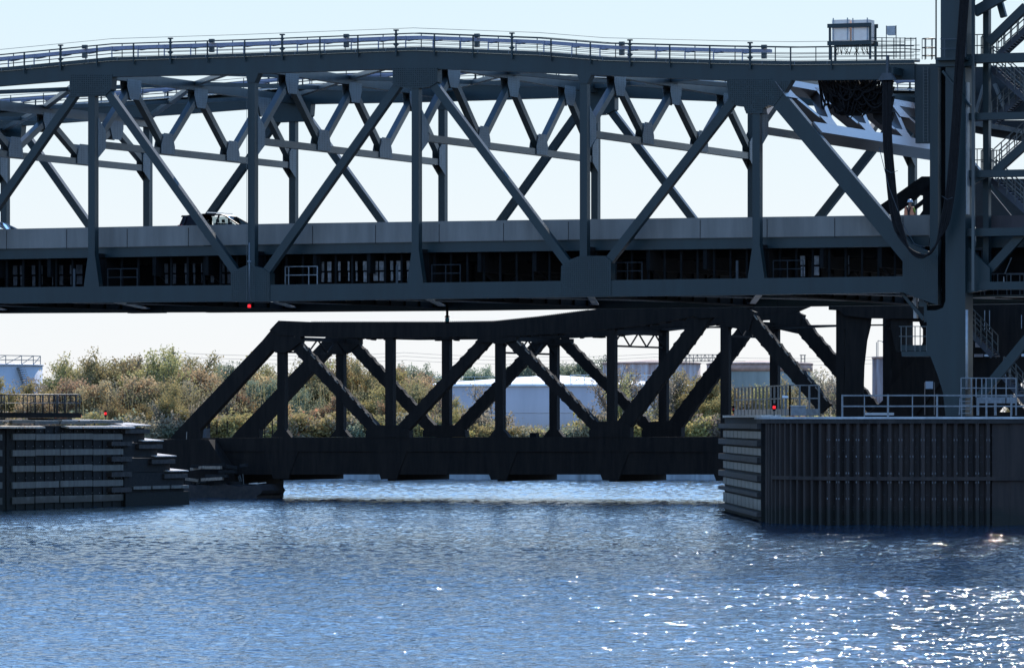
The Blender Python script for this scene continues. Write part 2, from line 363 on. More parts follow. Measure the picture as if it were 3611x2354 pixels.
    # bolt heads on the big gussets (one pattern per plate)
    def bolts(poly_px, step=7.5, nm='bolt_pattern'):
        b = MB(); xs = [p[0] for p in poly_px]; ys = [p[1] for p in poly_px]
        def inside(x, y):
            c = False; n = len(poly_px)
            for i in range(n):
                x1, y1 = poly_px[i]; x2, y2 = poly_px[i - 1]
                if (y1 > y) != (y2 > y) and x < (x2 - x1) * (y - y1) / (y2 - y1) + x1: c = not c
            return c
        y = min(ys) + 4
        while y < max(ys) - 3:
            x = min(xs) + 4
            while x < max(xs) - 3:
                if inside(x, y) and inside(x + 3, y + 2) and random.random() < .9:
                    s_, z_ = NB.sz(x, y, -.04); r = .016
                    b.prism([(s_ - r, z_ - r), (s_ + r, z_ - r), (s_ + r, z_ + r), (s_ - r, z_ + r)], NB.w, -.075, -.03)
                x += step
            y += step
        b.build(nm, M['steel'], T)
    for g_ in (l0, l2, lend, g1, g3, g5): bolts(g_)
    # sway frames
    def sway(k, ztop):
        s0 = k * L + .2; zb = 19.93
        fr = MB()
        fr.beam(NB.w(s0, .5, zb), NB.w(s0, W, zb), .34, .36)
        fr.beam(NB.w(s0, .5, ztop), NB.w(s0, W, ztop), .42, .5)
        e = fr.build('sway_frame', M['steel_mid'], T)
        ts = [.55 + (W - .6) * i / 6 for i in range(7)]
        for i in range(6):
            za, zc = (zb + .15, ztop - .45) if i % 2 == 0 else (ztop - .45, zb + .15)
            MB().beam(NB.w(s0, ts[i], za), NB.w(s0, ts[i + 1], zc), .34, .36).build('web_member', M['steel_mid'], e)
        for i in range(7):
            z_, hh = (zb + .25, .75) if i % 2 == 0 else (ztop - .5, .7)
            w0 = .85 if 0 < i < 6 else .45
            t_ = ts[i] + (.3 if i == 0 else -.3 if i == 6 else 0)
            up = 1 if i % 2 == 0 else -1
            pl_ = MB()
            for sg in (-.20, .20):
                q = [(t_ - w0, z_ - .38 * up), (t_ - w0, z_ + .05 * up), (t_ - w0 * .62, z_ + hh * up), (t_ + w0 * .62, z_ + hh * up), (t_ + w0, z_ + .05 * up), (t_ + w0, z_ - .38 * up)]
                if i in (0, 6): q = [(t_ - w0, z_ - 1.0), (t_ - w0, z_ + 1.15), (t_ + w0, z_ + .5), (t_ + w0, z_ - .45)] if i == 0 else [(t_ - w0, z_ - .45), (t_ - w0, z_ + .5), (t_ + w0, z_ + 1.15), (t_ + w0, z_ - 1.0)]
                n = len(q); vs = [NB.w(s0 + sg, a, z) for a, z in q] + [NB.w(s0 + sg + .025 * (1 if sg > 0 else -1), a, z) for a, z in q]
                pl_.poly(vs, [tuple(range(n)), tuple(range(2 * n - 1, n - 1, -1))] + [(j, j + n, (j + 1) % n + n, (j + 1) % n) for j in range(n)])
            pl_.build('bolted_plate', M['gusset_bolted'], e)
    for k, zt in ((-3, 22.2), (-2, 22.6), (-1, 23.75), (0, 23.85), (1, 23.95), (2, 23.3), (3, 22.75)): sway(k, zt)
    # end portal in the plane of the end diagonals
    def dp(z, t, o=0.):   # point on the end-diagonal plane
        a = dA + dd * (z - dA.y); return Vector(NB.w(a.x + .25, t, z)) 
    nrm = (Vector(dp(20, 0)) - Vector(dp(21, 0))).cross(Vector(NB.w(0, 1, 0)) - Vector(NB.w(0, 0, 0))).normalized()
    if nrm.z < 0: nrm = -nrm
    pf = MB()
    pf.beam(dp(19.75, .4), dp(19.75, W), .72, .75, nrm); pf.beam(dp(22.2, .4), dp(22.2, W), .5, .6, nrm)
    e = pf.build('portal_frame', M['portal'], T)
    n8 = 8
    ts = [.6 + (W - .8) * i / n8 for i in range(n8 + 1)]
    for i in range(n8):
        za, zc = (22.1, 19.9) if i % 2 else (19.9, 22.1)
        if i % 2 == 0: za, zc = 22.1, 19.9
        else: za, zc = 19.9, 22.1
        MB().beam(dp(za, ts[i]), dp(zc, ts[i + 1]), .42, .5, nrm).build('web_member', M['portal'], e)
    for i in range(n8 + 1):
        z_ = 21.75 if i % 2 == 0 else 20.1
        c = dp(z_, ts[i]) + nrm * .27
        ax = (Vector(NB.w(0, 1, 0)) - Vector(NB.w(0, 0, 0))).normalized(); ay = ax.cross(nrm).normalized()
        q = [c + ax * a + ay * b for a, b in ((-.95, -.55), (.95, -.55), (.6, .6), (-.6, .6))]
        if i % 2 == 0: q = [c + ax * a - ay * b for a, b in ((-.95, -.55), (.95, -.55), (.6, .6), (-.6, .6))]
        MB().hexa(q + [x + nrm * .03 for x in q]).build('bolted_plate', M['portal_plate'], e)
    # top lateral bracing
    zt = {-3: 22.5, -2: 22.9, -1: 24.0, 0: 24.1, 1: 24.15, 2: 23.5, 3: 22.95}
    for k in range(-3, 3):
        for a, b in (((k, .5), (k + 1, W / 2)), ((k, W / 2), (k + 1, W)), ((k + 1, .5), (k, W / 2)), ((k + 1, W / 2), (k, W))):
            lb = MB(); za = zt[a[0]] - .1; zb = zt[b[0]] - .1
            lb.beam(NB.w(a[0] * L + .2, a[1], za), NB.w(b[0] * L + .2, b[1], zb), .34, .22)
            lb.build('top_lateral_brace', M['steel_mid'], T)
    # deck, parapets, fascia girders
    def strip(name, pxt, pxb, t0, t1, m, ext=True, far_t=None):
        pts = NB.P(pxt, t0) + NB.P(pxb[::-1], t0)
        return pts
    bt = NB.P([(0, 807.6), (1000, 788), (1900, 775), (3180, 758.5), (3277, 757.5)], 1.2)
    bb = NB.P([(0, 877), (1000, 860), (1900, 846), (3180, 829.5), (3277, 828.5)], 1.2)
    bt = [(-38, bt[0][1] + .03)] + bt; bb = [(-38, bb[0][1] + .03)] + bb
    MB().prism(bt + bb[::-1], NB.w, 1.2, 1.48).build('parapet', M['parapet'], T)
    MB().prism(bt + bb[::-1], NB.w, W - 1.3, W - 1.05).build('parapet', M['parapet'], T)
    jn = MB()
    for i in range(20):
        s_ = -33 + i * 3.62; z0 = 14.44; 
        if s_ < 37: jn.prism([(s_, z0 - .02), (s_ + .03, z0 - .02), (s_ + .03, 15.42), (s_, 15.42)], NB.w, 1.185, 1.21)
    jn.build('parapet_joint', M['concrete_dark'], T)
    dk = MB().prism([(-38, 14.46), (37.4, 14.38), (37.4, 14.12), (-38, 14.2)], NB.w, 1.5, W - 1.3); dk.build('road_deck', M['asphalt'], T)
    gt = NB.P([(0, 879), (1000, 861.5), (1900, 847.5), (3277, 830)], 1.35); gb = NB.P([(0, 914), (1000, 896), (1900, 885), (3277, 868)], 1.35)
    gt = [(-38, gt[0][1])] + gt; gb = [(-38, gb[0][1])] + gb
    for a, b in ((1.35, 1.6), (W - 1.5, W - 1.25)):
        MB().prism(gt + gb[::-1], NB.w, a, b).build('edge_girder', M['steel'], T)
    for i in range(9):
        t_ = 3.2 + i * 2.45
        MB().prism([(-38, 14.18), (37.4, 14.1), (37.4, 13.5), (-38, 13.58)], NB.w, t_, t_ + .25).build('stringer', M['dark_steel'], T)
    for k in range(-3, 5):
        fb = MB(); s0 = k * L + .05
        fb.prism([(s0, 14.1), (s0 + .3, 14.1), (s0 + .3, 13.9), (s0, 13.9)], NB.w, .5, W)
        fb.prism([(s0 + .12, 13.95), (s0 + .18, 13.95), (s0 + .18, 11.6), (s0 + .12, 11.6)], NB.w, .5, W)
        fb.prism([(s0 - .05, 11.62), (s0 + .4, 11.62), (s0 + .4, 11.55), (s0 - .05, 11.55)], NB.w, .5, W)
        for i in range(12):
            t_ = 1.5 + i * 2.1
            fb.prism([(s0, 13.9), (s0 + .3, 13.9), (s0 + .3, 11.6), (s0, 11.6)], NB.w, t_, t_ + .03)
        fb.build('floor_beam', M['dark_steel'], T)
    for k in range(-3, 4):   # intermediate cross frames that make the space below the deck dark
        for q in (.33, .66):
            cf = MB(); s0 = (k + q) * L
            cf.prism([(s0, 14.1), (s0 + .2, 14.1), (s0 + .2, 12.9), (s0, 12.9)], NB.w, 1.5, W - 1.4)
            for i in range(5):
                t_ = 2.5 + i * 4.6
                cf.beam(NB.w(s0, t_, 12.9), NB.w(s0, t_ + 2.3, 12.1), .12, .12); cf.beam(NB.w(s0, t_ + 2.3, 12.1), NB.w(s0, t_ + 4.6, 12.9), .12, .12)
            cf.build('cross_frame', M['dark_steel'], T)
    for k in range(-3, 4):
        for a, b in (((k, .5), (k + 1, W)), ((k + 1, .5), (k, W))):
            MB().beam(NB.w(a[0] * L + .3, a[1], 11.72), NB.w(b[0] * L + .3, b[1], 11.72), .36, .08).build('bottom_lateral_brace', M['galv'], T)
    # maintenance rails in the space below the deck
    def lowrail(x0, x1, mid, m, t=1.0):
        r_ = MB(); pts = [x0, x1] + mid
        y0 = 1013 - x0 * .0124 ; 
        for x in pts: r_.prism(NB.P([(x, y0 - 62), (x + 3, y0 - 62), (x + 3, y0 + 2), (x, y0 + 2)], t), NB.w, t, t + .05)
        for yy in (62, 32): r_.prism(NB.P([(x0, y0 - yy), (x1 + 3, y0 - yy - (x1 - x0) * .012), (x1 + 3, y0 - yy + 3 - (x1 - x0) * .012), (x0, y0 - yy + 3)], t), NB.w, t + .01, t + .04)
        r_.build('maintenance_rail', m, T)
    dim = M['steel_mid']
    lowrail(378, 482, [424], M['galv_faint']); lowrail(1004, 1117, [1016, 1087], M['galv']); lowrail(1521, 1621, [1570], M['galv_faint'])
    lowrail(258, 262, [], M['galv_dim']); lowrail(1396, 1400, [], M['galv_dim']); lowrail(2595, 2600, [], M['galv_dim'])
    lowrail(2725, 2830, [2775], M['galv_faint']); lowrail(2170, 2262, [2211], M['galv_faint'])
    # pale panels in place of light seen through gaps below the deck, with racks
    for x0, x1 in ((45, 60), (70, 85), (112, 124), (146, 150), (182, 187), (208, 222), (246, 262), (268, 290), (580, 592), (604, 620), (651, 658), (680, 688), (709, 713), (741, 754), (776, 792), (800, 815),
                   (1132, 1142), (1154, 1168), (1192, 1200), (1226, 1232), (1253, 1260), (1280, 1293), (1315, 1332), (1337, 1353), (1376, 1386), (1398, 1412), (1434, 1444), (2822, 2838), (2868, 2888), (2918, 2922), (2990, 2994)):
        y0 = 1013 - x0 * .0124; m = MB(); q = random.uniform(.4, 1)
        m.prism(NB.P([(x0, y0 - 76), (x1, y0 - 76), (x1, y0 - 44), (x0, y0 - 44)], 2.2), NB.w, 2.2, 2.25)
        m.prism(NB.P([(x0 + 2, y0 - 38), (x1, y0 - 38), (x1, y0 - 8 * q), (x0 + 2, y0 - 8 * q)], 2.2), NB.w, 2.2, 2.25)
        m.build('light_gap_panel', M['light_gap_a' if 1100 < x0 < 1500 or 2800 < x0 < 2900 or x0 > 3600 else 'light_gap_b'], T)
    for x in list(range(20, 3160, 58)):
        if any(abs(x - c) < 40 for c in (326, 885, 1465, 2070, 2670)): continue
        y0 = 1013 - x * .0124; MB().prism(NB.P([(x, y0 - 108), (x + 7, y0 - 108), (x + 7, y0), (x, y0)], 1.8), NB.w, 1.8, 1.9).build('rack_upright', M['dark_steel'], T)
    # walkway with railings on both top chords
    top = [(-37.6, 22.45), (-28.17, 23.4)] + P([(0, 252), (399, 214), (866, 200), (1459, 178), (1900, 195), (2136, 214), (2556, 225), (2800, 229), (3225, 224)])
    def zc(s_):
        for (a, za), (b, zb) in zip(top, top[1:]):
            if a <= s_ <= b: return za + (zb - za) * (s_ - a) / (b - a)
        return top[-1][1] if s_ > top[-1][0] else top[0][1]
    for side in (0, 1):
        fn = near if side == 0 else far
        wk = MB(); ss = [a for a, _ in top]
        for a, b in zip(ss, ss[1:]):
            wk.prism([(a, zc(a) + .005), (b, zc(b) + .005), (b, zc(b) + .17), (a, zc(a) + .17)], fn, -.12, .02)
            wk.prism([(a, zc(a) + .12), (b, zc(b) + .12), (b, zc(b) + .16), (a, zc(a) + .16)], fn, .02, .9)
        k_ = wk.build('walkway', M['steel'], T)
        gl = MB(); 
        for a, b in zip(ss, ss[1:]): gl.prism([(a, zc(a) + .17), (b, zc(b) + .17), (b, zc(b) + .25), (a, zc(a) + .25)], fn, .9, .93)
        gl.build('kick_plate', M['galv_light'], T)
        rl = MB()
        for h, r_ in ((.88, .030), (.54, .016), (.36, .016)):
            for a, b in zip(ss, ss[1:]): rl.beam(fn(a, -.1, zc(a) + h), fn(b, -.1, zc(b) + h), r_ * 2, r_ * 2)
        for h, r_ in ((.97, .014), (.66, .012), (.48, .012), (.28, .012)):
            for a, b in zip(ss, ss[1:]): rl.beam(fn(a, .85, zc(a) + h), fn(b, .85, zc(b) + h), r_ * 2, r_ * 2)
        rl.build('handrail', M['steel'], T)
        i = 0; s_ = -37
        while s_ < 33.8:
            po = MB(); big = (i % 3 == 0); w_ = .09 if big else .055; h = 1.04 if big else .9
            po.prism([(s_ - w_ / 2, zc(s_) - .25), (s_ + w_ / 2, zc(s_) - .25), (s_ + w_ / 2, zc(s_) + h), (s_ - w_ / 2, zc(s_) + h)], fn, -.17, -.08)
            if big:
                po.prism([(s_ - .12, zc(s_) + h), (s_ + .12, zc(s_) + h), (s_ + .12, zc(s_) + h + .07), (s_ - .12, zc(s_) + h + .07)], fn, -.2, -.02)
                for q in (1, -1):
                    po.prism([(s_, zc(s_) + .2), (s_ + q * .2, zc(s_) + .36), (s_, zc(s_) + .42)], fn, -.14, -.09)
                    po.prism([(s_, zc(s_) + .76), (s_ + q * .17, zc(s_) + .88), (s_, zc(s_) + .92)], fn, -.14, -.09)
            po.prism([(s_ + 1.0, zc(s_ + 1) + .1), (s_ + 1.04, zc(s_ + 1) + .1), (s_ + 1.04, zc(s_ + 1) + .97), (s_ + 1.0, zc(s_ + 1) + .97)], fn, .82, .86)
            po.build('railing_post', M['steel'], T); i += 1; s_ += 2.17
        tr = MB(); a0 = -37.
        while a0 < 28.5:
            b0 = a0 + 1.2; tr.prism([(a0, zc(a0) + .62), (b0, zc(b0) + .62), (b0, zc(b0) + .8), (a0, zc(a0) + .8)], fn, .35, .7)
            a0 += 1.2
        a0 = -36.
        while a0 < 28:
            tr.prism([(a0, zc(a0) + .54), (a0 + .3, zc(a0) + .58), (a0 + .55, zc(a0) + .62), (a0, zc(a0) + .62)], fn, .35, .7)
            tr.prism([(a0 - .05, zc(a0) + .1), (a0, zc(a0) + .1), (a0, zc(a0) + .8), (a0 - .05, zc(a0) + .8)], fn, .3, .36); a0 += 1.55
        tr.build('cable_tray', M['tray'], T)
        if side == 0:
            for x in (293, 741, 1216, 1677, 2188, 2690):   # junction boxes clipped along the tray
                s_, _ = NB.sz(x, 180); jb = MB()
                jb.prism([(s_ - .13, zc(s_) + .8), (s_ + .13, zc(s_) + .8), (s_ + .13, zc(s_) + 1.0), (s_ - .13, zc(s_) + 1.0)], fn, .1, .3)
                jb.prism([(s_ - .12, zc(s_) + .3), (s_ + .12, zc(s_) + .3), (s_ + .12, zc(s_) + .61), (s_ - .12, zc(s_) + .61)], fn, .1, .3)
                jb.build('junction_box', M['steel_mid'], T)
            li = MB(); s_ = -37
            while s_ < 33: li.prism([(s_, zc(s_) - .02), (s_ + .025, zc(s_) - .02), (s_ + .025, zc(s_) + .14), (s_, zc(s_) + .14)], fn, -.14, -.12); s_ += 1.73
            li.build('edge_clip', M['galv'], T)
    # messenger wire over the railing
    wi = MB()
    for a, b in zip(top, top[1:]): wi.tube([NB.w(a[0], -.1, a[1] + 1.16), NB.w(b[0], -.1, b[1] + 1.16)], .012, 4)
    wi.build('guide_wire', M['wire'], T)
    # ladder on the end panel
    ld = MB()
    for x in (3255, 3271): ld.prism(NB.P([(x, 236), (x + 2, 236), (x + 2, 500), (x, 500)], -.12), NB.w, -.12, -.08)
    y = 244
    while y < 500: ld.prism(NB.P([(3257, y), (3271, y), (3271, y + 1.5), (3257, y + 1.5)], -.11), NB.w, -.11, -.09); y += 11
    ld.build('ladder', M['steel_mid'], T)
    # inspection platform hung under the end gusset
    hb = MB(); t = .4
    hb.prism(NB.P([(3172, 1032), (3184, 1032), (3260, 1118), (3252, 1130)], t), NB.w, t, t + .15)
    hb.prism(NB.P([(3240, 1050), (3268, 1066), (3268, 1135), (3258, 1135), (3258, 1080), (3240, 1080)], t), NB.w, t, t + .25)
    hb.build('hanger_bracket', M['steel'], T)
    MB().prism(NB.P([(3220, 1045), (3230, 1050), (3232, 1122), (3221, 1122)], 1.2), NB.w, 1.2, 1.5).build('hanger_rod', M['galv_light'], T)
    return T
def bolted(name, base, dot, rough=.5):
    m = mat(name, base, rough, var=.12, scale=2); n = m.node_tree; b = n.nodes['Principled BSDF']
    tc = n.nodes.new('ShaderNodeTexCoord'); v = n.nodes.new('ShaderNodeTexVoronoi'); v.inputs['Scale'].default_value = 7.5; v.inputs['Randomness'].default_value = 0
    lt = n.nodes.new('ShaderNodeMath'); lt.operation = 'LESS_THAN'; lt.inputs[1].default_value = .26
    mx = n.nodes.new('ShaderNodeMix'); mx.data_type = 'RGBA'; mx.inputs['B'].default_value = (*dot, 1)
    src = b.inputs['Base Color'].links[0].from_socket
    n.links.new(tc.outputs['Object'], v.inputs['Vector']); n.links.new(v.outputs['Distance'], lt.inputs[0])
    n.links.new(lt.outputs[0], mx.inputs['Factor']); n.links.new(src, mx.inputs['A']); n.links.new(mx.outputs['Result'], b.inputs['Base Color'])
    return m
M['light_gap_a'] = mat('grey_light_gap_panel', (.22, .20, .19), .6, var=.5, scale=4)  # panel tones imitate dim light coming through gaps
M['light_gap_b'] = mat('dull_light_gap_panel', (.035, .032, .032), .8, var=.6, scale=4)
M['gusset_bolted'] = bolted('bolted_steel_plate', (.15, .165, .165), (.03, .035, .04))  # plates paler than the steel, their sheen put into the colour
M['portal'] = mat('sunlit_tone_portal_paint', (.11, .09, .08), .28, spec=.75, var=.1, scale=1)  # bridge steel made paler and warmer, sunlight put into the colour
M['portal_plate'] = bolted('sunlit_tone_bolted_plate', (.17, .14, .125), (.02, .02, .02), .28)
M['galv_dim'] = mat('dull_galvanised_rail', (.05, .055, .06), .6, var=.2)
M['galv_faint'] = mat('dark_galvanised_rail', (.028, .030, .032), .8, spec=.2)  # darker grey for most of the low maintenance rails
M['tray'] = mat('lilac_grey_cable_tray', (.28, .28, .36), .5, var=.1, scale=2)
SPAN = span()

# ------------------------------------------------------------------ approach span to the right of the tower
def approach():
    T = thing('approach_span', 'concrete-railed approach roadway passing behind the steel tower at right', 'bridge', NB.w(48, 13, 11.5))
    for a, b in ((1.2, 1.48), (W - 1.3, W - 1.05)):
        MB().prism([(39.6, 15.42), (75, 15.35), (75, 14.35), (39.6, 14.42)], NB.w, a, b).build('parapet', M['parapet_dark'], T)
        MB().prism([(39.6, 14.4), (75, 14.33), (75, 13.75), (39.6, 13.82)], NB.w, a + .1, b + .1).build('edge_girder', M['steel'], T)
    MB().prism([(39.6, 14.38), (75, 14.3), (75, 14.05), (39.6, 14.1)], NB.w, 1.5, W - 1.3).build('road_deck', M['asphalt'], T)
    for i in range(9):
        t_ = 3. + i * 2.5; MB().prism([(39.6, 14.1), (75, 14.0), (75, 11.4), (39.6, 11.5)], NB.w, t_, t_ + .3).build('stringer', M['dark_steel'], T)
    for i in range(8):
        s_ = 40.5 + i * 3.2; b = MB().prism([(s_, 14.1), (s_ + .3, 14.1), (s_ + .3, 11.3), (s_, 11.3)], NB.w, 1.6, W - 1.5); b.build('floor_beam', M['dark_steel'], T)
        r = MB().prism([(s_ + 1.0, 13.3), (s_ + 1.05, 13.3), (s_ + .7, 12.5), (s_ + .65, 12.5)], NB.w, 1.0, 1.05)
        r.build('hanger_rod', M['galv'], T)
        MB().prism([(s_ + .6, 12.35), (s_ + .65, 12.35), (s_ + .65, 11.7), (s_ + .6, 11.7)], NB.w, 1.0, 1.05).build('hanger_rod', M['galv_light'], T)
M['parapet_dark'] = mat('stained_concrete_parapet', (.07, .055, .055), .9, var=.25, scale=1.6, streak=True)
approach()

# ------------------------------------------------------------------ lift tower
def tower():
    T = thing('lift_tower', 'tall dark blue-green steel lift tower standing on the round pier at right', 'tower', NB.w(39.4, 0, 5.4))
    t = -.9; P = lambda q, tt=t: NB.P(q, tt)
    sL, _ = NB.sz(3317, 0, t); sR, _ = NB.sz(3407, 0, t)
    s1, z1 = NB.sz(3332, 1094, t)
    # front column with its flared base
    q = [(sL, 58.)] + P([(3317, 236), (3334, 236), (3334, 1060), (3325, 1085), (3300, 1094), (3268, 1094), (3268, 1250), (3281, 1256), (3306, 1320), (3325, 1383), (3334, 1466), (3404, 1466), (3404, 236), (3409, 236)]) + [(sR, 58.)]
    MB().prism(q, NB.w, t, t + 1.3).build('tower_leg', M['steel'], T)
    q2 = P([(3281, 1256), (3336, 1256), (3336, 1462), (3330, 1462), (3325, 1383)], t + .3)
    MB().prism(P([(3404, 290), (3411, 290), (3411, 756), (3404, 756)], t + .1), NB.w, t + .1, t + .5).build('guide_rail', M['galv_light'], T)
    # other legs of the tower (out of the picture to the right and across the road)
    for a, tt in ((51.5, t), (38.7, W + .2), (51.5, W + .2)):
        MB().prism([(a, 5.3), (a + 1.35, 5.3), (a + 1.35, 58), (a, 58)], NB.w, tt, tt + 1.3).build('tower_leg', M['steel'], T)
    # cross beams of the near side frame
    eS = 52.0
    for y0, y1 in ((399, 424), (601, 626), (805, 833), (994, 1022)):
        a, za = NB.sz(3409, y0, t + .35); b, zb = NB.sz(3409, y1, t + .35)
        for tt in (t + .35, W + .5):
            MB().prism([(a - .1, za), (eS, za), (eS, zb), (a - .1, zb)], NB.w, tt, tt + .55).build('cross_beam', M['steel'], T)
    a, za = NB.sz(3300, 203, t - .1); b, zb = NB.sz(3300, 236, t - .1)
    MB().prism([(a, za), (a + 1.9, za), (a + 1.9, zb), (a, zb)], NB.w, t - .15, t + .6).build('cross_beam', M['steel'], T)
    a, za = NB.sz(3409, 191, t); b, zb = NB.sz(3409, 222, t)
    MB().prism([(a, za), (eS, za), (eS, zb), (a, zb)], NB.w, t + .05, t + .9).build('cross_beam', M['steel'], T)
    for z in (31, 37.5, 44, 50.5, 57):
        for tt in (t + .3, W + .5): MB().prism([(40, z), (eS, z), (eS, z + .6), (40, z + .6)], NB.w, tt, tt + .5).build('cross_beam', M['steel'], T)
        for a in (39, 51.6): MB().prism([(a, z), (a + .5, z), (a + .5, z + .8), (a, z + .8)], NB.w, t + 1.3, W + .2).build('portal_beam', M['steel'], T)
    for i, z in enumerate((25.5, 31.3, 37.8, 44.3, 50.8)):
        for tt in (t + .35, W + .6):
            for c in (0, 1):
                MB().prism(line((40, z if c else z + 6), (51.6, z + 6 if c else z), .5), NB.w, tt + .1 * c, tt + .35 + .1 * c).build('diagonal_brace', M['steel'], T)
    # bracing seen in the picture
    def br(a, b, w_, tt=.2, m='steel', nm='diagonal_brace', ex=0.):
        A = NB.sz(*a, tt); B = NB.sz(*b, tt); return MB().prism(line(A, B, w_, 0, ex), NB.w, tt, tt + .3).build(nm, M[m], T)
    br((3484, 150), (3615, 22), .42, 0.)
    br((3537, 60), (3515, -20), .3, .6)
    br((3500, 612), (3625, 500), .36, .3)
    br((3625, 800), (3488, 950), .42, -.1)
    br((3452, 1400), (3640, 1170), .46, -.4)
    br((3600, 1212), (3640, 1270), .3, .4)
    br((3323, 250), (3420, 375), .12, -1.0)
    MB().prism(P([(3404, 1022), (3480, 1022), (3404, 1034)], t + .3), NB.w, t + .3, t + .7).build('knee_plate', M['steel'], T)
    MB().prism(P([(3404, 860), (3490, 945), (3490, 998), (3404, 998)], t + .5), NB.w, t + .5, t + .8).build('knee_plate', M['steel'], T)
    MB().prism(NB.P([(3404, 625), (3480, 625), (3404, 665)], t + .5), NB.w, t + .5, t + .8).build('knee_plate', M['steel'], T)
    sA, _ = NB.sz(3466, 0, .4); sB, _ = NB.sz(3486, 0, .4)
    MB().prism([(sA, 58), (sB, 58), (sB, 11.9), (sA, 11.9)], NB.w, .4, .85).build('inner_post', M['steel'], T)
    sA, _ = NB.sz(3426, 0, -1.0); sB, _ = NB.sz(3436, 0, -1.0)
    MB().prism([(sA, 58), (sB, 58), (sB, 11.6), (sA, 11.6)], NB.w, -1.0, -.85).build('conduit_pipe', M['steel_mid'], T)
    # stairs zig-zagging behind the near frame
    def stair(a, b, tt=1.1, up=True):
        A = NB.sz(*a, tt); B = NB.sz(*b, tt)
        st = MB()
        for q in (tt, tt + .9): st.prism(line(A, B, .28), NB.w, q, q + .06)
        n = 14
        for i in range(n + 1):
            s_ = A[0] + (B[0] - A[0]) * i / n; z_ = A[1] + (B[1] - A[1]) * i / n
            st.prism([(s_ - .13, z_ - .02), (s_ + .13, z_ - .02), (s_ + .13, z_ + .03), (s_ - .13, z_ + .03)], NB.w, tt + .05, tt + .9)
        e = st.build('stair_flight', M['stair_lilac'], T)
        hr = MB()
        for q in (tt - .02, tt + .95):
            for h in (.55, 1.05): hr.beam(NB.w(A[0], q, A[1] + h), NB.w(B[0], q, B[1] + h), .05, .05)
            for i in range(6):
                s_ = A[0] + (B[0] - A[0]) * i / 5; z_ = A[1] + (B[1] - A[1]) * i / 5
                hr.beam(NB.w(s_, q, z_), NB.w(s_, q, z_ + 1.05), .05, .05)
        hr.build('handrail', M['steel_mid'], e)
    stair((3484, 232), (3640, 372)); stair((3520, 190), (3640, 80)); stair((3492, 632), (3640, 765)); stair((3505, 600), (3640, 478))
    stair((3400, 1150), (3500, 1255), 4.); stair((3540, 1330), (3660, 1470), 3.); stair((3498, 432), (3600, 330), 2.)
    # landings
    for x0, x1, y in ((3427, 3500, 600), (3427, 3500, 197), (3425, 3611, 1040)):
        a, z = NB.sz(x0, y, .9); b, _ = NB.sz(x1, y, .9)
        ln = MB(); ln.prism([(a, z), (b, z), (b, z - .1), (a, z - .1)], NB.w, .9, 2.6)
        ln.build('landing', M['steel'], T)
        hr = MB()
        for h in (.5, 1.05):
            hr.beam(NB.w(a, .92, z + h), NB.w(b, .92, z + h), .045, .045); hr.beam(NB.w(a, 2.5, z + h), NB.w(b, 2.5, z + h), .045, .045)
        for i in range(5):
            s_ = a + (b - a) * i / 4
            for q in (.92, 2.5): hr.beam(NB.w(s_, q, z), NB.w(s_, q, z + 1.05), .045, .045)
        hr.build('handrail', M['galv_dim'], T)
    # platform with railing round the column at the level of the span top
    hr = MB()
    for x0, x1, y in ((3316, 3407, 138), (3316, 3407, 172)):
        a, z = NB.sz(x0, y, -1.3); b, _ = NB.sz(x1, y, -1.3); hr.beam(NB.w(a, -1.3, z), NB.w(b, -1.3, z), .04, .04)
    for x in (3330, 3375, 3405):
        a, z = NB.sz(x, 137, -1.3); _, z0 = NB.sz(x, 205, -1.3); hr.beam(NB.w(a, -1.3, z), NB.w(a, -1.3, z0), .04, .04)
    hr.build('handrail', M['galv_dim'], T)
    a, z = NB.sz(3300, 205, -1.4); b, _ = NB.sz(3412, 205, -1.4)
    MB().prism([(a, z), (b, z), (b, z - .12), (a, z - .12)], NB.w, -1.45, -.7).build('platform', M['steel'], T)
    # sloping dark brace across the road side of the tower, seen behind the worker
    for q in ([(3078, 748), (3105, 722), (3165, 682), (3250, 622), (3300, 622), (3300, 668), (3256, 672), (3254, 690), (3240, 688), (3226, 702), (3150, 757), (3078, 757)],
              [(3185, 757), (3254, 702), (3254, 717), (3228, 736), (3206, 757)], [(3254, 650), (3300, 650), (3300, 762), (3240, 762), (3254, 742)]):
        MB().prism(NB.P(q, 14), NB.w, 14, 14.3).build('sloping_brace', M['dark_steel'], T)
    # plated cross frames over the road behind the near frame
    for q, tt, nm in (([(3404, 236), (3640, 236), (3640, 398), (3404, 398)], 9, 'cross_frame_plate'), ([(3404, 424), (3640, 424), (3640, 505), (3500, 482), (3404, 462)], 9, 'cross_frame_plate'),
                  ([(3495, 630), (3650, 630), (3650, 800), (3582, 768), (3500, 656)], 11, 'road_portal_plate'), ([(3404, 630), (3487, 630), (3487, 664), (3572, 768), (3572, 800), (3404, 800)], 11, 'road_portal_plate')):
        MB().prism(NB.P(q, tt), NB.w, tt, tt + .2).build(nm, M['dark_steel2'], T)
    for a, b in (((3441, 396), (3468, 300)), ((3505, 296), (3546, 398)), ((3556, 398), (3596, 318)), ((3412, 330), (3425, 308))):
        MB().prism(line(NB.sz(*a, 8.5), NB.sz(*b, 8.5), .16), NB.w, 8.5, 8.8).build('web_member', M['steel_pale'], T)
    MB().prism(NB.P([(3412, 430), (3465, 428), (3600, 455), (3600, 470), (3412, 440)], 8.4), NB.w, 8.4, 8.9).build('web_member', M['steel_pale'], T)
    # side platform low on the leg
    pl = MB(); pl.prism(P([(3176, 1216), (3270, 1216), (3270, 1236), (3176, 1236)], t + .2), NB.w, t + .2, t + .35)
    pl.prism(P([(3178, 1238), (3290, 1238), (3290, 1256), (3180, 1256)], t + .1), NB.w, t + .1, t + .9); pl.build('platform', M['steel'], T)
    pr = MB()
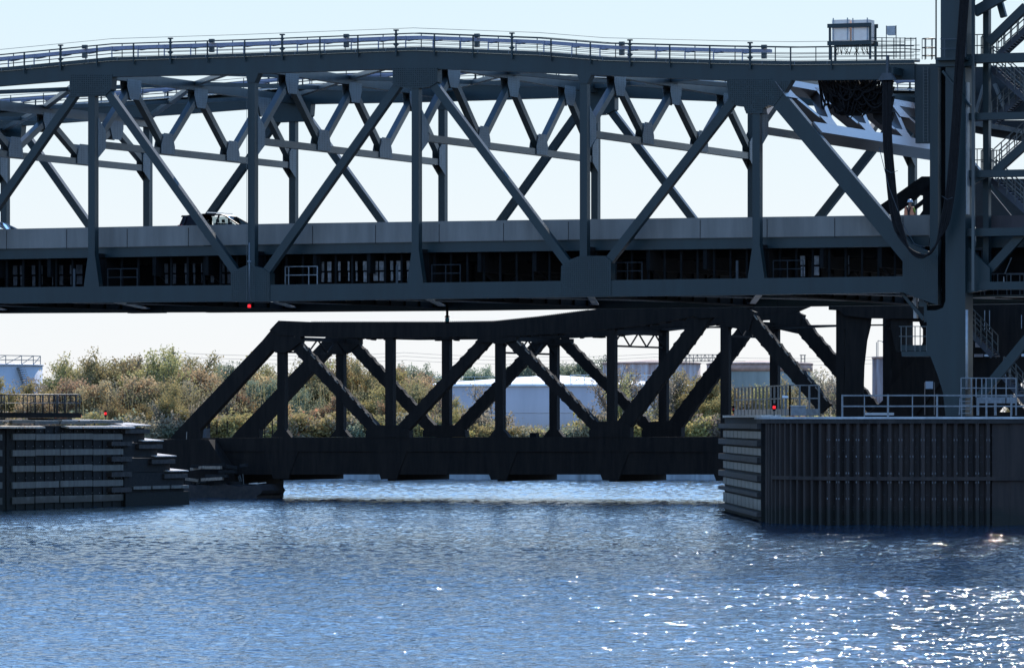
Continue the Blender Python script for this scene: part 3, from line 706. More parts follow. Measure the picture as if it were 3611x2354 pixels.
    for x in (3176, 3194, 3225, 3243, 3266): pr.prism(P([(x, 1149), (x + 2.6, 1149), (x + 2.6, 1238), (x, 1238)], t), NB.w, t, t + .04)
    for y in (1149, 1184): pr.prism(P([(3170, y), (3268, y), (3268, y + 2.6), (3170, y + 2.6)], t), NB.w, t + .01, t + .05)
    pr.build('handrail', M['steel_mid'], T)
    # curved plate round the slot behind the span's end post
    MB().prism(NB.P([(3306, 235), (3340, 235), (3340, 1075), (3330, 1092), (3270, 1096), (3270, 1078), (3306, 1076)], .75), NB.w, .75, 1.0).build('guide_slot', M['dark_steel'], T)
    # long pale downpipe
    pp = MB(); A = Vector(NB.w(*((lambda q: (q[0], -1.1, q[1]))(NB.sz(3409.5, 1092, -1.1))))); B = Vector(NB.w(*((lambda q: (q[0], -1.1, q[1]))(NB.sz(3409.5, 1372, -1.1)))))
    pp.tube([A, B], .068, 10); pp.build('downpipe', M['galv_light'], T)
    # top house
    MB().prism([(37.5, 58), (53, 58), (53, 63), (37.5, 63)], NB.w, -1.5, W + 2).build('sheave_house', M['steel'], T)
    # cage ladder beside the column
    cg = MB(); c, zt_ = NB.sz(3275, 137, .6); _, zb_ = NB.sz(3275, 210, .6); r_ = .33
    cx_, cy_, _ = NB.w(c, .6, 0)
    ring = lambda z: [(cx_ + r_ * math.cos(k * math.pi / 6), cy_ + r_ * math.sin(k * math.pi / 6), z) for k in range(13)]
    for z in (zt_, zt_ - .45, zt_ - .85): cg.tube(ring(z), .022, 4)
    for k in range(0, 12, 2):
        p = ring(0)[k]; cg.tube([(p[0], p[1], zb_), (p[0], p[1], zt_)], .02, 4)
    cg.build('ladder_cage', M['steel'], T)
    ms = MB(); a, _ = NB.sz(3301, 0, .2); ms.beam(NB.w(a, .2, 23.2), NB.w(a, .2, 34), .07, .07); ms.build('ladder_rail', M['steel'], T)
M['dark_steel2'] = mat('dark_frame_steel', (.012, .016, .018), .6, var=.2)  # one dark tone for the cross frame plates
M['steel_pale'] = mat('pale_grey_steel', (.13, .13, .12), .5, var=.2)  # paler grey than the frame steel around it
M['stair_lilac'] = mat('lilac_grey_stair_stringer', (.05, .055, .07), .6, var=.15)
tower()

# ------------------------------------------------------------------ things on the span
def seg(fr, a, b, t): A = fr.sz(*a, t); B = fr.sz(*b, t); return fr.w(A[0], t, A[1]), fr.w(B[0], t, B[1])
def cabinets():
    t = -.1
    for i, (x0, x1) in enumerate(((2934, 2996), (3003, 3066))):
        a, z0 = NB.sz(x0, 168, t); b, z1 = NB.sz(x1, 69, t)
        T = thing('electrical_cabinet', ['pale electrical cabinet on the walkway, left one of the pair in the steel frame', 'pale electrical cabinet on the walkway, right one of the pair, nearer the tower'][i], 'cabinet', NB.w((a + b) / 2, .4, z0), 'pair of electrical cabinets')
        m = MB(); m.prism([(a, z0 + .35), (b, z0 + .35), (b, z1), (a, z1)], NB.w, t, t + .8)
        m.prism([(a + .08, z0 + .18), (b - .08, z0 + .18), (b, z0 + .34), (a, z0 + .34)], NB.w, t + .02, t + .78); m.build('body', M['cabinet'], T)
        s_ = MB()
        for q in (a + .05, b - .13): s_.prism([(q, z0 + .36), (q + .05, z0 + .36), (q + .05, z1 + .09), (q, z1 + .09)], NB.w, t - .04, t - .003)
        s_.build('bolt_strip', M['bolt'], T)
        c = MB()
        for k in range(9):
            q = a + (b - a) * (k + .5) / 9
            c.tube([NB.w(q, .2, z0 + .2), NB.w(q + random.uniform(-.05, .05), .2, z0 - .05), NB.w(q + random.uniform(-.2, .3), .25, z0 - .35)], .022, 5)
        c.build('cable', M['rubber'], T)
    a, z0 = NB.sz(2918, 212, -.2); b, z1 = NB.sz(3072, 85, -.2)
    T = thing('support_frame', 'dark steel frame holding the two pale cabinets', 'frame', NB.w(a, 0, z0))
    for y0, y1 in ((85, 99), (147, 161)):
        _, p = NB.sz(2918, y0, -.2); _, q = NB.sz(2918, y1, -.2)
        m = MB(); m.prism([(a, p), (b, p), (b, q), (a, q)], NB.w, -.24, -.14); m.prism([(a, p), (b, p), (b, q), (a, q)], NB.w, .84, .94); m.build('cross_rail', M['steel'], T)
    for q in (a + .04, a + 1.0 * (b - a) - .14):
        for t_ in (-.13, .72): MB().prism([(q, z0), (q + .1, z0), (q + .1, z1), (q, z1)], NB.w, t_, t_ + .1).build('upright', M['steel'], T)
    # small box on two thin posts
    T = thing('junction_box', 'small grey box on thin posts above the walkway rail', 'box', NB.w(NB.sz(3140, 200)[0], .2, 23.3))
    a, z1 = NB.sz(3127, 92, .2); b, z0 = NB.sz(3156, 124, .2)
    MB().prism([(a, z0 + .05), (a + .06, z0), (b, z0), (b, z1), (a, z1)], NB.w, .2, .4).build('body', M['galv_light'], T)
    p = MB(); _, zb = NB.sz(3127, 205, .2)
    for q in (a - .06, b + .02): p.prism([(q, zb), (q + .035, zb), (q + .035, z1 + .02), (q, z1 + .02)], NB.w, .25, .29)
    p.build('post', M['steel_mid'], T)
    # end railing by the tower
    T = thing('end_railing', 'grey railing with gate at the tower end of the top walkway', 'railing', NB.w(NB.sz(3150, 205)[0], .0, 23.2))
    r = MB()
    for y in (133, 147, 156, 170, 183, 197):
        A, B = seg(NB, (3074, y), (3190, y + 2), .0); r.beam(A, B, .035, .035)
    for x, w_ in ((3090, .04), (3110, .05), (3152, .04), (3174, .05), (3191, .12), (3212, .04), (3230, .04)):
        A, B = seg(NB, (x, 133), (x, 210), .0); r.beam(A, B, w_, .05)
    A, B = seg(NB, (3191, 136), (3231, 136), 0); r.beam(A, B, .05, .05)
    A, B = seg(NB, (3191, 172), (3245, 176), 0); r.beam(A, B, .05, .05)
    r.build('rail', M['steel'], T)
cabinets()

def cables():
    # the heavy hanging loop between span and tower
    T = thing('cable_loop', 'thick black bundle of cables hanging in a long U from the span to the tower', 'cables', NB.w(NB.sz(3250, 900, -1.5)[0], -1.5, NB.sz(3250, 900, -1.5)[1]))
    path = [(3128, 275), (3128, 400), (3130, 500), (3140, 620), (3152, 730), (3172, 815), (3205, 878), (3245, 902), (3280, 890), (3308, 850), (3330, 790), (3350, 690), (3362, 560), (3373, 400), (3384, 230), (3394, 100), (3405, -60)]
    for i in range(14):
        wd = (-1 + 2 * (i % 7) / 6); row = i // 7; m = MB(); pts = []
        for j, (x, y) in enumerate(path):
            half = 13.5 if j < 6 or j > 9 else 9
            nx, ny = 1, 0
            if 5 < j < 10: nx, ny = (.5, -.8) if j < 8 else (.5, .8)
            xx = x + wd * half * nx + random.uniform(-1, 1); yy = y + wd * half * ny * -1 if 5 < j < 10 else y
            tt = -1.75 + .1 * row + random.uniform(-.02, .02); s_, z_ = NB.sz(xx, yy, tt); pts.append(Vector(NB.w(s_, tt, z_)))
        # smooth
        sm = []
        for j in range(len(pts) - 1):
            p0 = pts[max(j - 1, 0)]; p1 = pts[j]; p2 = pts[j + 1]; p3 = pts[min(j + 2, len(pts) - 1)]
            for q in range(4):
                u = q / 4; sm.append(.5 * ((2 * p1) + (-p0 + p2) * u + (2 * p0 - 5 * p1 + 4 * p2 - p3) * u * u + (-p0 + 3 * p1 - 3 * p2 + p3) * u ** 3))
        sm.append(pts[-1]); m.tube(sm, .045, 7); m.build('cable', M['rubber'], T)
    th = MB(); 
    pts = [(3100, 520), (3135, 660), (3165, 740), (3190, 800), (3225, 860), (3262, 872)]
    th.tube([NB.w(NB.sz(x, y, -1.9)[0], -1.9, NB.sz(x, y, -1.9)[1]) for x, y in pts], .018, 5); th.build('thin_cable', M['galv_dim'], T)
    for x, y, w_ in ((3142, 596, 24), (3340, 690, 20)):
        c = MB(); A, B = seg(NB, (x - w_, y), (x + w_, y + 6), -1.95); c.tube([A, (Vector(A) + Vector(B)) / 2 - Vector((0, .1, .15)), B], .014, 5); c.build('tie_band', M['galv_dim'], T)
    A = NB.sz(3128, 258, -1.8); hb = MB(); p0 = NB.w(A[0], -1.7, A[1])
    hb.prism([(A[0] - .42, A[1] - .35), (A[0] + .42, A[1] - .35), (A[0] + .2, A[1]), (A[0] - .2, A[1])], NB.w, -1.95, -1.5)
    hb.prism([(A[0] - .06, A[1]), (A[0] + .06, A[1]), (A[0] + .06, A[1] + .9), (A[0] - .06, A[1] + .9)], NB.w, -1.8, -1.6); hb.build('hanger', M['galv_dim'], T)
    hb = MB(); hb.prism(NB.P([(3100, 236), (3150, 236), (3150, 262), (3100, 262)], -1.6), NB.w, -1.6, -.02); hb.build('bracket_arm', M['steel'], T)
    # tangle of drooping cables under the end of the top chord
    T = thing('cable_tangle', 'messy black tangle of drooping cables under the top chord near the tower', 'cables', NB.w(NB.sz(2990, 350, 1)[0], 1, NB.sz(2990, 350, 1)[1]))
    r_ = random.Random(4)
    for i in range(110):
        x0 = r_.uniform(2885, 3060); x1 = min(3150, x0 + r_.uniform(30, 170)); dep = r_.uniform(25, 125) * (1.15 - abs((x0 + x1) / 2 - 3010) / 260); t = r_.uniform(.7, 1.9)
        pts = []
        for k in range(11):
            u = k / 10; x = x0 + (x1 - x0) * u; y = 284 + dep * 4 * u * (1 - u) + (18 * math.sin(u * 9 + i) if i % 3 == 0 else 0)
            s_, z_ = NB.sz(x, y, t); pts.append(NB.w(s_, t, z_))
        m = MB().tube(pts, r_.choice((.035, .05, .065)), 5); m.build('cable', M['rubber'], T)
    b = MB()
    for x0, x1, y0, y1, t in ((2885, 3010, 284, 330, 1.2), (2905, 3045, 315, 372, 1.4), (2935, 3045, 360, 408, 1.3), (3040, 3150, 305, 345, 1.5), (3030, 3150, 340, 400, 1.35), (3075, 3150, 395, 440, 1.6)):
        q = [(x0, y0), (x1, y0), (x1 - 6, (y0 + y1) / 2), (x1 - 14, y1), (x0 + 30, y1), (x0 + 6, (y0 + y1) / 2)]
        b.prism(NB.P(q, t), NB.w, t, t + .3)
    b.build('cable_bundle', M['rubber'], T)
cables()

def navlight(loc, label, up=True, post=.3, scale=1., m='red_glow', body='dark_steel'):
    T = thing('navigation_light', label, 'lamp', loc, 'navigation lights'); x, y, z = loc
    MB().lathe((x, y, z), [(.09 * scale, 0), (.13 * scale, .04), (.13 * scale, .22 * scale), (.05 * scale, .28 * scale)], 16).build('lens', M[m], T)
    h = MB(); h.lathe((x, y, z + .27 * scale), [(.15 * scale, 0), (.15 * scale, .05), (.05, .12)], 16); h.lathe((x, y, z - .1), [(.12 * scale, 0), (.13 * scale, .1)], 16)
    h.build('housing', M[body], T)
    if post: MB().tube([(x, y, z - post), (x, y, z - .05)], .03, 6).build('stem', M['steel_mid'], T)
    return T
# the span's hanging channel light
s_, z_ = NB.sz(879, 1085, -.5)
T = navlight(NB.w(s_, -.5, z_), 'glowing red lamp at the foot of the thin pole on the span post', post=0, scale=.7)
p = MB(); _, zt_ = NB.sz(879, 855, -.5); x, y, _ = NB.w(s_, -.5, 0); p.tube([(x, y, z_ + .3), (x, y, zt_)], .028, 6); p.tube([(x - .1, y, zt_ - 1.0), (x + .1, y, zt_ - 1.0)], .05, 6); p.build('pole', M['galv'], T)
s_, z_ = NB.sz(1577, 1134, 13)
T = navlight(NB.w(s_, 13, z_), 'slim teal and dark lamp hanging below the middle of the span', post=0, m='green_glass', scale=.9)
x, y, _ = NB.w(s_, 13, 0); MB().tube([(x, y, z_ + .25), (x, y, 11.6)], .07, 8).build('pole', M['dark_steel'], T)
# conduit on the post
s_, _ = NB.sz(870, 500, -.15); cd = MB(); _, za = NB.sz(870, 540, -.15); _, zb = NB.sz(870, 1060, -.15)
cd.beam(NB.w(s_, -.15, za - 0), NB.w(s_, -.15, zb), .02, .02)
_, za2 = NB.sz(870, 330, -.15); cd.beam(NB.w(s_, -.15, za2), NB.w(s_, -.15, za), .02, .02)
cd.build('conduit', M['steel_mid'], SPAN)

# ------------------------------------------------------------------ cars
def loft(mb, prof, halfw, fn):
    """prof: list of (x, z, inset) closed outline; two mirrored side outlines joined by a skin"""
    n = len(prof); vs = []
    for sg in (-1, 1):
        for x, z, ins in prof: vs.append(fn(x, sg * (halfw - ins), z))
    fs = [(i, (i + 1) % n, (i + 1) % n + n, i + n) for i in range(n)] + [tuple(range(n))[::-1], tuple(range(n, 2 * n))]
    mb.poly(vs, fs)
def car(name, label, s_front, t_c, z0, kind, paint):
    fn = lambda x, y, z: NB.w(s_front - x, t_c + y, z0 + z)
    T = thing(name, label, 'car', NB.w(s_front - 2.3, t_c, z0))
    if kind == 'suv':
        Ln = 4.75; body = [(0.05, .35, .1), (0, .6, .08), (.05, .85, .08), (.9, 1.02, .06), (1.15, 1.08, .06), (4.55, 1.12, .04), (4.75, 1.0, .08), (4.75, .4, .08), (4.6, .28, .1), (.2, .25, .1)]
        roof = [(1.1, 1.07, .07), (1.95, 1.58, .24), (2.3, 1.68, .28), (3.2, 1.72, .28), (4.1, 1.66, .28), (4.62, 1.60, .3), (4.45, 1.5, .26), (4.66, 1.12, .1)]
    else:
        Ln = 4.6; body = [(0.05, .35, .1), (0, .55, .08), (.08, .75, .08), (1.1, .93, .06), (3.9, .98, .05), (4.6, .95, .08), (4.6, .4, .08), (4.5, .28, .1), (.2, .25, .1)]
        roof = [(1.15, .92, .07), (2.0, 1.36, .26), (2.5, 1.45, .3), (3.2, 1.43, .3), (4.2, .97, .1)]
    bd = MB(); loft(bd, body, .93, fn); bd.build('body', M[paint], T)
    # pillars and roof as a shell: roof slab, pillar bars
    rf = MB(); top = [r for r in roof if r[1] > (1.55 if kind == 'suv' else 1.34)]
    n = len(top); vs = []
    for dz in (0, -.05):
        for x, z, ins in top:
            for sg in (-1, 1): vs.append(fn(x, sg * (.93 - ins), z + dz))
    fs = []
    for i in range(n - 1):
        a = 2 * i; fs.append((a, a + 1, a + 3, a + 2)); fs.append((2 * n + a, 2 * n + a + 2, 2 * n + a + 3, 2 * n + a + 1))
        for q in (0, 1): fs.append((a + q, a + 2 + q, 2 * n + a + 2 + q, 2 * n + a + q))
    fs.append((0, 1, 2 * n + 1, 2 * n)); e = 2 * (n - 1); fs.append((e, e + 1, 2 * n + e + 1, 2 * n + e)); rf.poly(vs, fs)
    zb = 1.08 if kind == 'suv' else .93; t0 = top[0]; t1 = top[-1]
    for sg in (-1, 1):
        rf.beam(fn(1.12, sg * .85, zb), fn(t0[0], sg * (.93 - t0[2]), t0[1] - .03), .07, .07)
        for xb, w_ in (((2.35, .1), (3.4, .12), (4.35, .3)) if kind == 'suv' else ((2.6, .1), (3.9, .25))):
            zz = t1[1] - .04 if xb > 3 else t0[1] + .05
            rf.beam(fn(xb + .1, sg * .87, zb), fn(xb, sg * .66, zz), w_, .05)
        if kind == 'suv': rf.poly([fn(3.45, sg * .875, zb), fn(4.62, sg * .86, zb), fn(4.45, sg * .67, 1.6), fn(3.42, sg * .66, 1.66)], [(0, 1, 2, 3)])
    if kind == 'suv':
        rf.beam(fn(4.45, -.62, 1.62), fn(4.45, .62, 1.62), .3, .04); rf.poly([fn(4.66, -.8, zb), fn(4.66, .8, zb), fn(4.5, .65, 1.58), fn(4.5, -.65, 1.58)], [(0, 1, 2, 3)])
    rf.build('roof', M[paint], T, fix=False)
    ws = MB(); ws.poly([fn(1.12, -.83, zb), fn(1.12, .83, zb), fn(t0[0], .66, t0[1] - .02), fn(t0[0], -.66, t0[1] - .02)], [(0, 1, 2, 3)])
    ws.build('windscreen', M['glass'], T)
    for sg in (-1, 1):
        sw = MB(); sw.poly([fn(1.3, sg * .87, zb), fn(3.35 if kind == 'suv' else 3.9, sg * .87, zb), fn(3.4 if kind == 'suv' else 3.1, sg * .67, t1[1] - .05 if kind == 'suv' else 1.4), fn(t0[0], sg * .68, t0[1] - .03)], [(0, 1, 2, 3)])
        sw.build('side_window', M['glass'], T)
    if kind == 'suv':
        rr = MB()
        for sg in (-1, 1): rr.beam(fn(2.15, sg * .58, 1.73), fn(3.1, sg * .58, 1.78), .05, .04)
        rr.build('roof_rail', M['chrome'], T)
        for sg in (-1, 1): MB().hexa([fn(4.6, sg * .78, .95), fn(4.78, sg * .70, .95), fn(4.78, sg * .86, .95), fn(4.5, sg * .90, .95), fn(4.55, sg * .78, 1.12), fn(4.7, sg * .70, 1.12), fn(4.7, sg * .86, 1.12), fn(4.35, sg * .91, 1.12)]).build('tail_lamp', M['tail'], T)
    for sg in (-1, 1):
        m_ = MB(); m_.hexa([fn(1.45, sg * .93, 1.1 if kind == 'suv' else .95), fn(1.6, sg * .93, 1.1 if kind == 'suv' else .95), fn(1.6, sg * 1.12, 1.12 if kind == 'suv' else .97), fn(1.45, sg * 1.12, 1.12 if kind == 'suv' else .97)] + [fn(1.47, sg * .93, 1.24 if kind == 'suv' else 1.07), fn(1.62, sg * .93, 1.24 if kind == 'suv' else 1.07), fn(1.62, sg * 1.1, 1.24 if kind == 'suv' else 1.07), fn(1.47, sg * 1.1, 1.24 if kind == 'suv' else 1.07)])
        m_.build('wing_mirror', M[paint], T)
        for xw in (.9, 3.75):
            w = MB(); c = [fn(xw + .34 * math.cos(q * math.pi / 8), sg * .93, .34 + .34 * math.sin(q * math.pi / 8)) for q in range(16)]
            c2 = [fn(xw + .34 * math.cos(q * math.pi / 8), sg * .72, .34 + .34 * math.sin(q * math.pi / 8)) for q in range(16)]
            w.poly(c + c2, [tuple(range(16)), tuple(range(31, 15, -1))] + [(q, (q + 1) % 16, (q + 1) % 16 + 16, q + 16) for q in range(16)])
            w.build('wheel', M['tyre'], T)
    # seats with head rests so the cabin is not empty
    st = MB()
    for yy in (-.38, .38):
        for xx in (2.35, 3.3):
            st.hexa([fn(xx, yy - .24, .6), fn(xx + .14, yy - .24, .6), fn(xx + .14, yy + .24, .6), fn(xx, yy + .24, .6), fn(xx + .14, yy - .22, 1.2), fn(xx + .26, yy - .22, 1.2), fn(xx + .26, yy + .22, 1.2), fn(xx + .14, yy + .22, 1.2)])
            st.hexa([fn(xx + .15, yy - .12, 1.22), fn(xx + .25, yy - .12, 1.22), fn(xx + .25, yy + .12, 1.22), fn(xx + .15, yy + .12, 1.22), fn(xx + .17, yy - .1, 1.4), fn(xx + .27, yy - .1, 1.4), fn(xx + .27, yy + .1, 1.4), fn(xx + .17, yy + .1, 1.4)])
    st.build('seat', M['tyre'], T)
sf, _ = NB.sz(932, 790, 3.6)
car('parked_car', 'x', 0, 0, 0, 'suv', 'black_paint') if False else car('suv', 'black SUV with silver roof rails driving right on the bridge deck', sf, 3.6, 14.52, 'suv', 'black_paint')
sf, _ = NB.sz(60, 800, 3.6)
sf2, _ = NB.sz(43, 800, 3.6)
car('car', 'blue-silver car whose windscreen just shows at the left frame edge', sf2 + 1.15, 3.6, 14.62, 'sedan', 'silver_paint')
# ------------------------------------------------------------------ worker behind the parapet
def skinned(name, joints, edges, m, parent, sub=2):
    me = bpy.data.meshes.new(name); off = parent_world(parent)
    me.from_pydata([tuple(Vector(j[0]) - off) for j in joints], edges, [])
    o = bpy.data.objects.new(name, me); sc.collection.objects.link(o); o.parent = parent
    o.modifiers.new('skin', 'SKIN'); ss = o.modifiers.new('sub', 'SUBSURF'); ss.levels = sub; ss.render_levels = sub
    for i, j in enumerate(joints):
        me.skin_vertices[0].data[i].radius = j[1]; me.skin_vertices[0].data[i].use_root = (i == 0)
    me.materials.append(m); return o
def worker():
    s0, _ = NB.sz(3208, 757, 2.6); z0 = 14.50; t0 = 2.6
    T = thing('person', 'worker in white hard hat, lime shirt and orange vest standing behind the parapet', 'person', NB.w(s0, t0, z0))
    q = lambda a, t, z: NB.w(s0 + a, t0 + t, z0 + z)
    J = [(q(0, 0, .95), (.15, .12)), (q(0, 0, 1.15), (.15, .11)), (q(0, -.01, 1.36), (.18, .12)), (q(0, 0, 1.47), (.09, .08)), (q(.01, .01, 1.55), (.055, .055)),
         (q(.02, .02, 1.64), (.085, .095)), (q(.02, .02, 1.74), (.08, .09)),
         (q(-.2, 0, 1.41), (.065, .065)), (q(-.27, .05, 1.14), (.05, .05)), (q(-.2, .24, 1.02), (.036, .036)), (q(-.17, .32, 1.02), (.035, .02)),
         (q(.2, 0, 1.41), (.065, .065)), (q(.28, .04, 1.14), (.05, .05)), (q(.22, .22, 1.0), (.036, .036)), (q(.19, .31, 1.0), (.035, .02)),
         (q(-.1, 0, .88), (.10, .10)), (q(-.12, .02, .5), (.07, .07)), (q(-.13, -.02, .1), (.05, .05)), (q(-.14, .14, .04), (.045, .035)),
         (q(.1, 0, .88), (.10, .10)), (q(.12, .02, .5), (.07, .07)), (q(.13, -.02, .1), (.05, .05)), (q(.14, .14, .04), (.045, .035))]
    E = [(0, 1), (1, 2), (2, 3), (3, 4), (4, 5), (5, 6), (2, 7), (7, 8), (8, 9), (9, 10), (2, 11), (11, 12), (12, 13), (13, 14), (0, 15), (15, 16), (16, 17), (17, 18), (0, 19), (19, 20), (20, 21), (21, 22)]
    skinned('body', J, E, M['skin'], T)
    G = lambda idx, gr: [(J[i][0], tuple(r * gr for r in J[i][1])) for i in idx]
    skinned('shirt', [(J[1][0], (.165, .125)), (J[2][0], (.20, .135)), (J[3][0], (.10, .09)), (J[7][0], (.078, .078)), (q(-.265, .04, 1.16), (.062, .062)), (J[11][0], (.078, .078)), (q(.275, .03, 1.16), (.062, .062))],
            [(0, 1), (1, 2), (1, 3), (3, 4), (1, 5), (5, 6)], M['vest_stripe'], T)
    skinned('trousers', [(J[0][0], (.165, .13)), (J[15][0], (.115, .115)), (J[16][0], (.085, .085)), (J[17][0], (.068, .068)), (J[19][0], (.115, .115)), (J[20][0], (.085, .085)), (J[21][0], (.068, .068))],
            [(0, 1), (1, 2), (2, 3), (0, 4), (4, 5), (5, 6)], M['trousers'], T)
    def band(pts, t, w_, h_=.03):
        m = MB()
        for (a0, z_0), (a1, z_1) in zip(pts, pts[1:]): m.beam(q(a0, t, z_0), q(a1, t, z_1), h_, w_, up=(Vector(q(0, 0, 0)) - Vector(q(0, 1, 0))).cross(Vector(q(a1, 0, z_1)) - Vector(q(a0, 0, z_0))))
        return m
    v = MB()
    for sg in (-1, 1):
        for t_ in (-.165, .15):
            pts = [(sg * .07, .92), (sg * .23, .92), (sg * .24, 1.2), (sg * .19, 1.47), (sg * .10, 1.5), (sg * .08, 1.3)]
            v.prism(pts, lambda a, t, z: q(a, t, z), t_, t_ + .02)
        v.prism([(sg * .215, .92), (sg * .235, .92), (sg * .245, 1.2), (sg * .225, 1.2)], lambda a, t, z: q(a, t, z), -.16, .16)
    v.build('vest', M['vest'], T)
    h = MB(); h.prism([(-.03, .92), (.03, .92), (.035, 1.18), (.13, 1.45), (.07, 1.47), (0, 1.27), (-.07, 1.47), (-.13, 1.45), (-.035, 1.18)], lambda a, t, z: q(a, t, z), -.2, -.185)
    h.prism([(-.22, 1.0), (.22, 1.0), (.22, 1.04), (-.22, 1.04)], lambda a, t, z: q(a, t, z), -.2, -.17); h.build('harness', M['harness'], T)
    c = Vector(q(.02, .02, 1.73)); hat = MB()
    hat.lathe(c, [(.17, -.02), (.165, -.005), (.135, .0), (.13, .06), (.10, .11), (.05, .135), (.01, .14)], 20)
    pk = [c + Vector((.10, .08, -.02)), c + Vector((.2, .02, -.035)), c + Vector((.2, .1, -.035)), c + Vector((.1, .14, -.02))]
    hat.hexa(pk + [p_ + Vector((0, 0, .015)) for p_ in pk]); hat.build('hard_hat', M['hat'], T)
worker()

# ================================================================== round pier at right
ZP = 5.36
def pier():
    cx, cy, r = 20.55, 265.6, 7.55
    T = thing('bridge_pier', 'round-nosed pier of dark corrugated sheet piles under the lift tower', 'pier', (cx + 6, cy, 0))
    # plan outline: straight left flank, round nose, straight right flank
    pts = []
    for i in range(61):
        a = math.pi + (math.pi * .52) * i / 60; pts.append((cx + r * math.cos(a), cy + r * math.sin(a)))
    n0 = len(pts); x, y = pts[-1]
    for i in range(1, 60): pts.append((x + i * .36, y + .012 * i))
    back = [(cx - r, cy + 34), (pts[-1][0], cy + 34)]
    # resample to an even pitch and corrugate
    seg_ = [Vector((*p, 0)) for p in pts]; cum = [0]
    for a, b in zip(seg_, seg_[1:]): cum.append(cum[-1] + (b - a).length)
    def at_(d):
        for i in range(len(cum) - 1):
            if cum[i + 1] >= d: u = (d - cum[i]) / (cum[i + 1] - cum[i]); p = seg_[i].lerp(seg_[i + 1], u); t = (seg_[i + 1] - seg_[i]).normalized(); return p, Vector((t.y, -t.x, 0))
        t = (seg_[-1] - seg_[-2]).normalized(); return seg_[-1], Vector((t.y, -t.x, 0))
    pitch = .535; prof = ((0, -.12), (.16, -.12), (.25, .17), (.40, .17), (.49, -.12)); ring = []; marks = []
    d = 0; plain = cum[-1] * .66; dd_ = 0; k = 0
    while d < cum[-1] - pitch:
        xw = at_(d)[0].x
        if xw < 23.3:
            for a, b in prof: p, nv = at_(d + a * pitch / .535); ring.append(p + nv * b)
            marks.append(d + .315); d += pitch
        else:
            for a, b in ((0, .05), (.8, .05), (.95, .12), (1.65, .12)): p, nv = at_(d + a); ring.append(p + nv * b)
            d += 1.8
    n = len(ring); m = MB()
    vs = [(p.x, p.y, -1.5) for p in ring] + [(p.x, p.y, ZP - .32) for p in ring]
    m.poly(vs, [(i, i + 1, i + 1 + n, i + n) for i in range(n - 1)])
    m.poly([(ring[0].x, ring[0].y, -1.5), (back[0][0], back[0][1], -1.5), (back[0][0], back[0][1], ZP - .32), (ring[0].x, ring[0].y, ZP - .32)], [(0, 1, 2, 3)])
    m.build('sheet_piling', M['pile'], T, fix=False)
    # concrete core, cap and deck lip
    def slab(o0, z0, z1, name, mt):
        q = []
        for i in range(0, len(seg_)):
            t = (seg_[min(i + 1, len(seg_) - 1)] - seg_[max(i - 1, 0)]).normalized(); q.append(seg_[i] + Vector((t.y, -t.x, 0)) * o0)
        q = q + [Vector((back[1][0], back[1][1], 0)), Vector((back[0][0] - o0, back[0][1], 0))]
        nn = len(q); MB().poly([(p.x, p.y, z0) for p in q] + [(p.x, p.y, z1) for p in q], [tuple(range(nn))[::-1], tuple(range(nn, 2 * nn))] + [(i, (i + 1) % nn, (i + 1) % nn + nn, i + nn) for i in range(nn)]).build(name, mt, T)
    slab(-.25, -1.5, ZP - .33, 'core', M['concrete_dark'])
    slab(.24, ZP - .33, ZP - .11, 'cap', M['concrete_dark'])
    slab(.28, ZP - .11, ZP, 'deck_slab', M['concrete'])
    # waler half way up
    wl = MB(); zz = 5.2 - 205 * 258 / F + .0
    dd = 2.0
    while dd < cum[-1] * .7:
        p, nv = at_(dd); p2, nv2 = at_(dd + .7)
        a = p + nv * .14; b = p2 + nv2 * .14; c_ = p2 + nv2 * .24; d_ = p + nv * .24
        z0 = 2.22; z1 = 2.40
        wl.hexa([(v.x, v.y, z0) for v in (d_, c_, b, a)] + [(v.x, v.y, z1) for v in (d_, c_, b, a)]); dd += .7
    wl.build('waler', M['pile'], T)
    bp = MB(); dt = MB()
    rows = [5.2 - (yy - HOR) * 258.5 / F for yy in (1493, 1553, 1611.5, 1670.5, 1702, 1761)]
    rows2 = [5.2 - (yy - HOR) * 258.5 / F for yy in (1535, 1577, 1588, 1629, 1744, 1787, 1797, 1839)]
    for d0 in marks[3:]:
        if at_(d0)[0].x < 15.5: continue
        for z in rows:
            for o_x in (-.09, .045):
                if random.random() < .12: continue
                p, nv = at_(d0 + o_x); tt = Vector((-nv.y, nv.x, 0)); p = p + nv * .175; w_ = .05; h_ = .08
                a = p; b = p - tt * w_; 
                for (u0, u1, z0, z1) in ((0, 1, 0, .2), (0, 1, .8, 1), (0, .2, .2, .8), (.8, 1, .2, .8)):
                    e = p + tt * (w_ * u0); f = p + tt * (w_ * u1); g_ = nv * .02
                    bp.hexa([(v.x, v.y, z + h_ * z0) for v in (e + g_, f + g_, f, e)] + [(v.x, v.y, z + h_ * z1) for v in (e + g_, f + g_, f, e)])
        for z in rows2:
            for o_x in (.19, .26):
                p, nv = at_(d0 + o_x); p = p + nv * .03; bp.box(p.x - .008, p.x + .008, p.y - .04, p.y, z, z + .016)
    bp.build('bolt_plate', M['bolt_dull'], T)
    # railing on the deck edge
    rl = MB(); rp = MB(); i0 = cum[-1] * .22; d = i0
    while d < cum[-1]:
        p, nv = at_(d); p2, nv2 = at_(min(d + .6, cum[-1])); a = p - nv * .05; b = p2 - nv2 * .05
        for h in (1.05, .52): rl.beam((a.x, a.y, ZP + h), (b.x, b.y, ZP + h), .07, .07)
        d += .6
    rl.build('rail', M['galv'], T)
    d = i0; k = 0
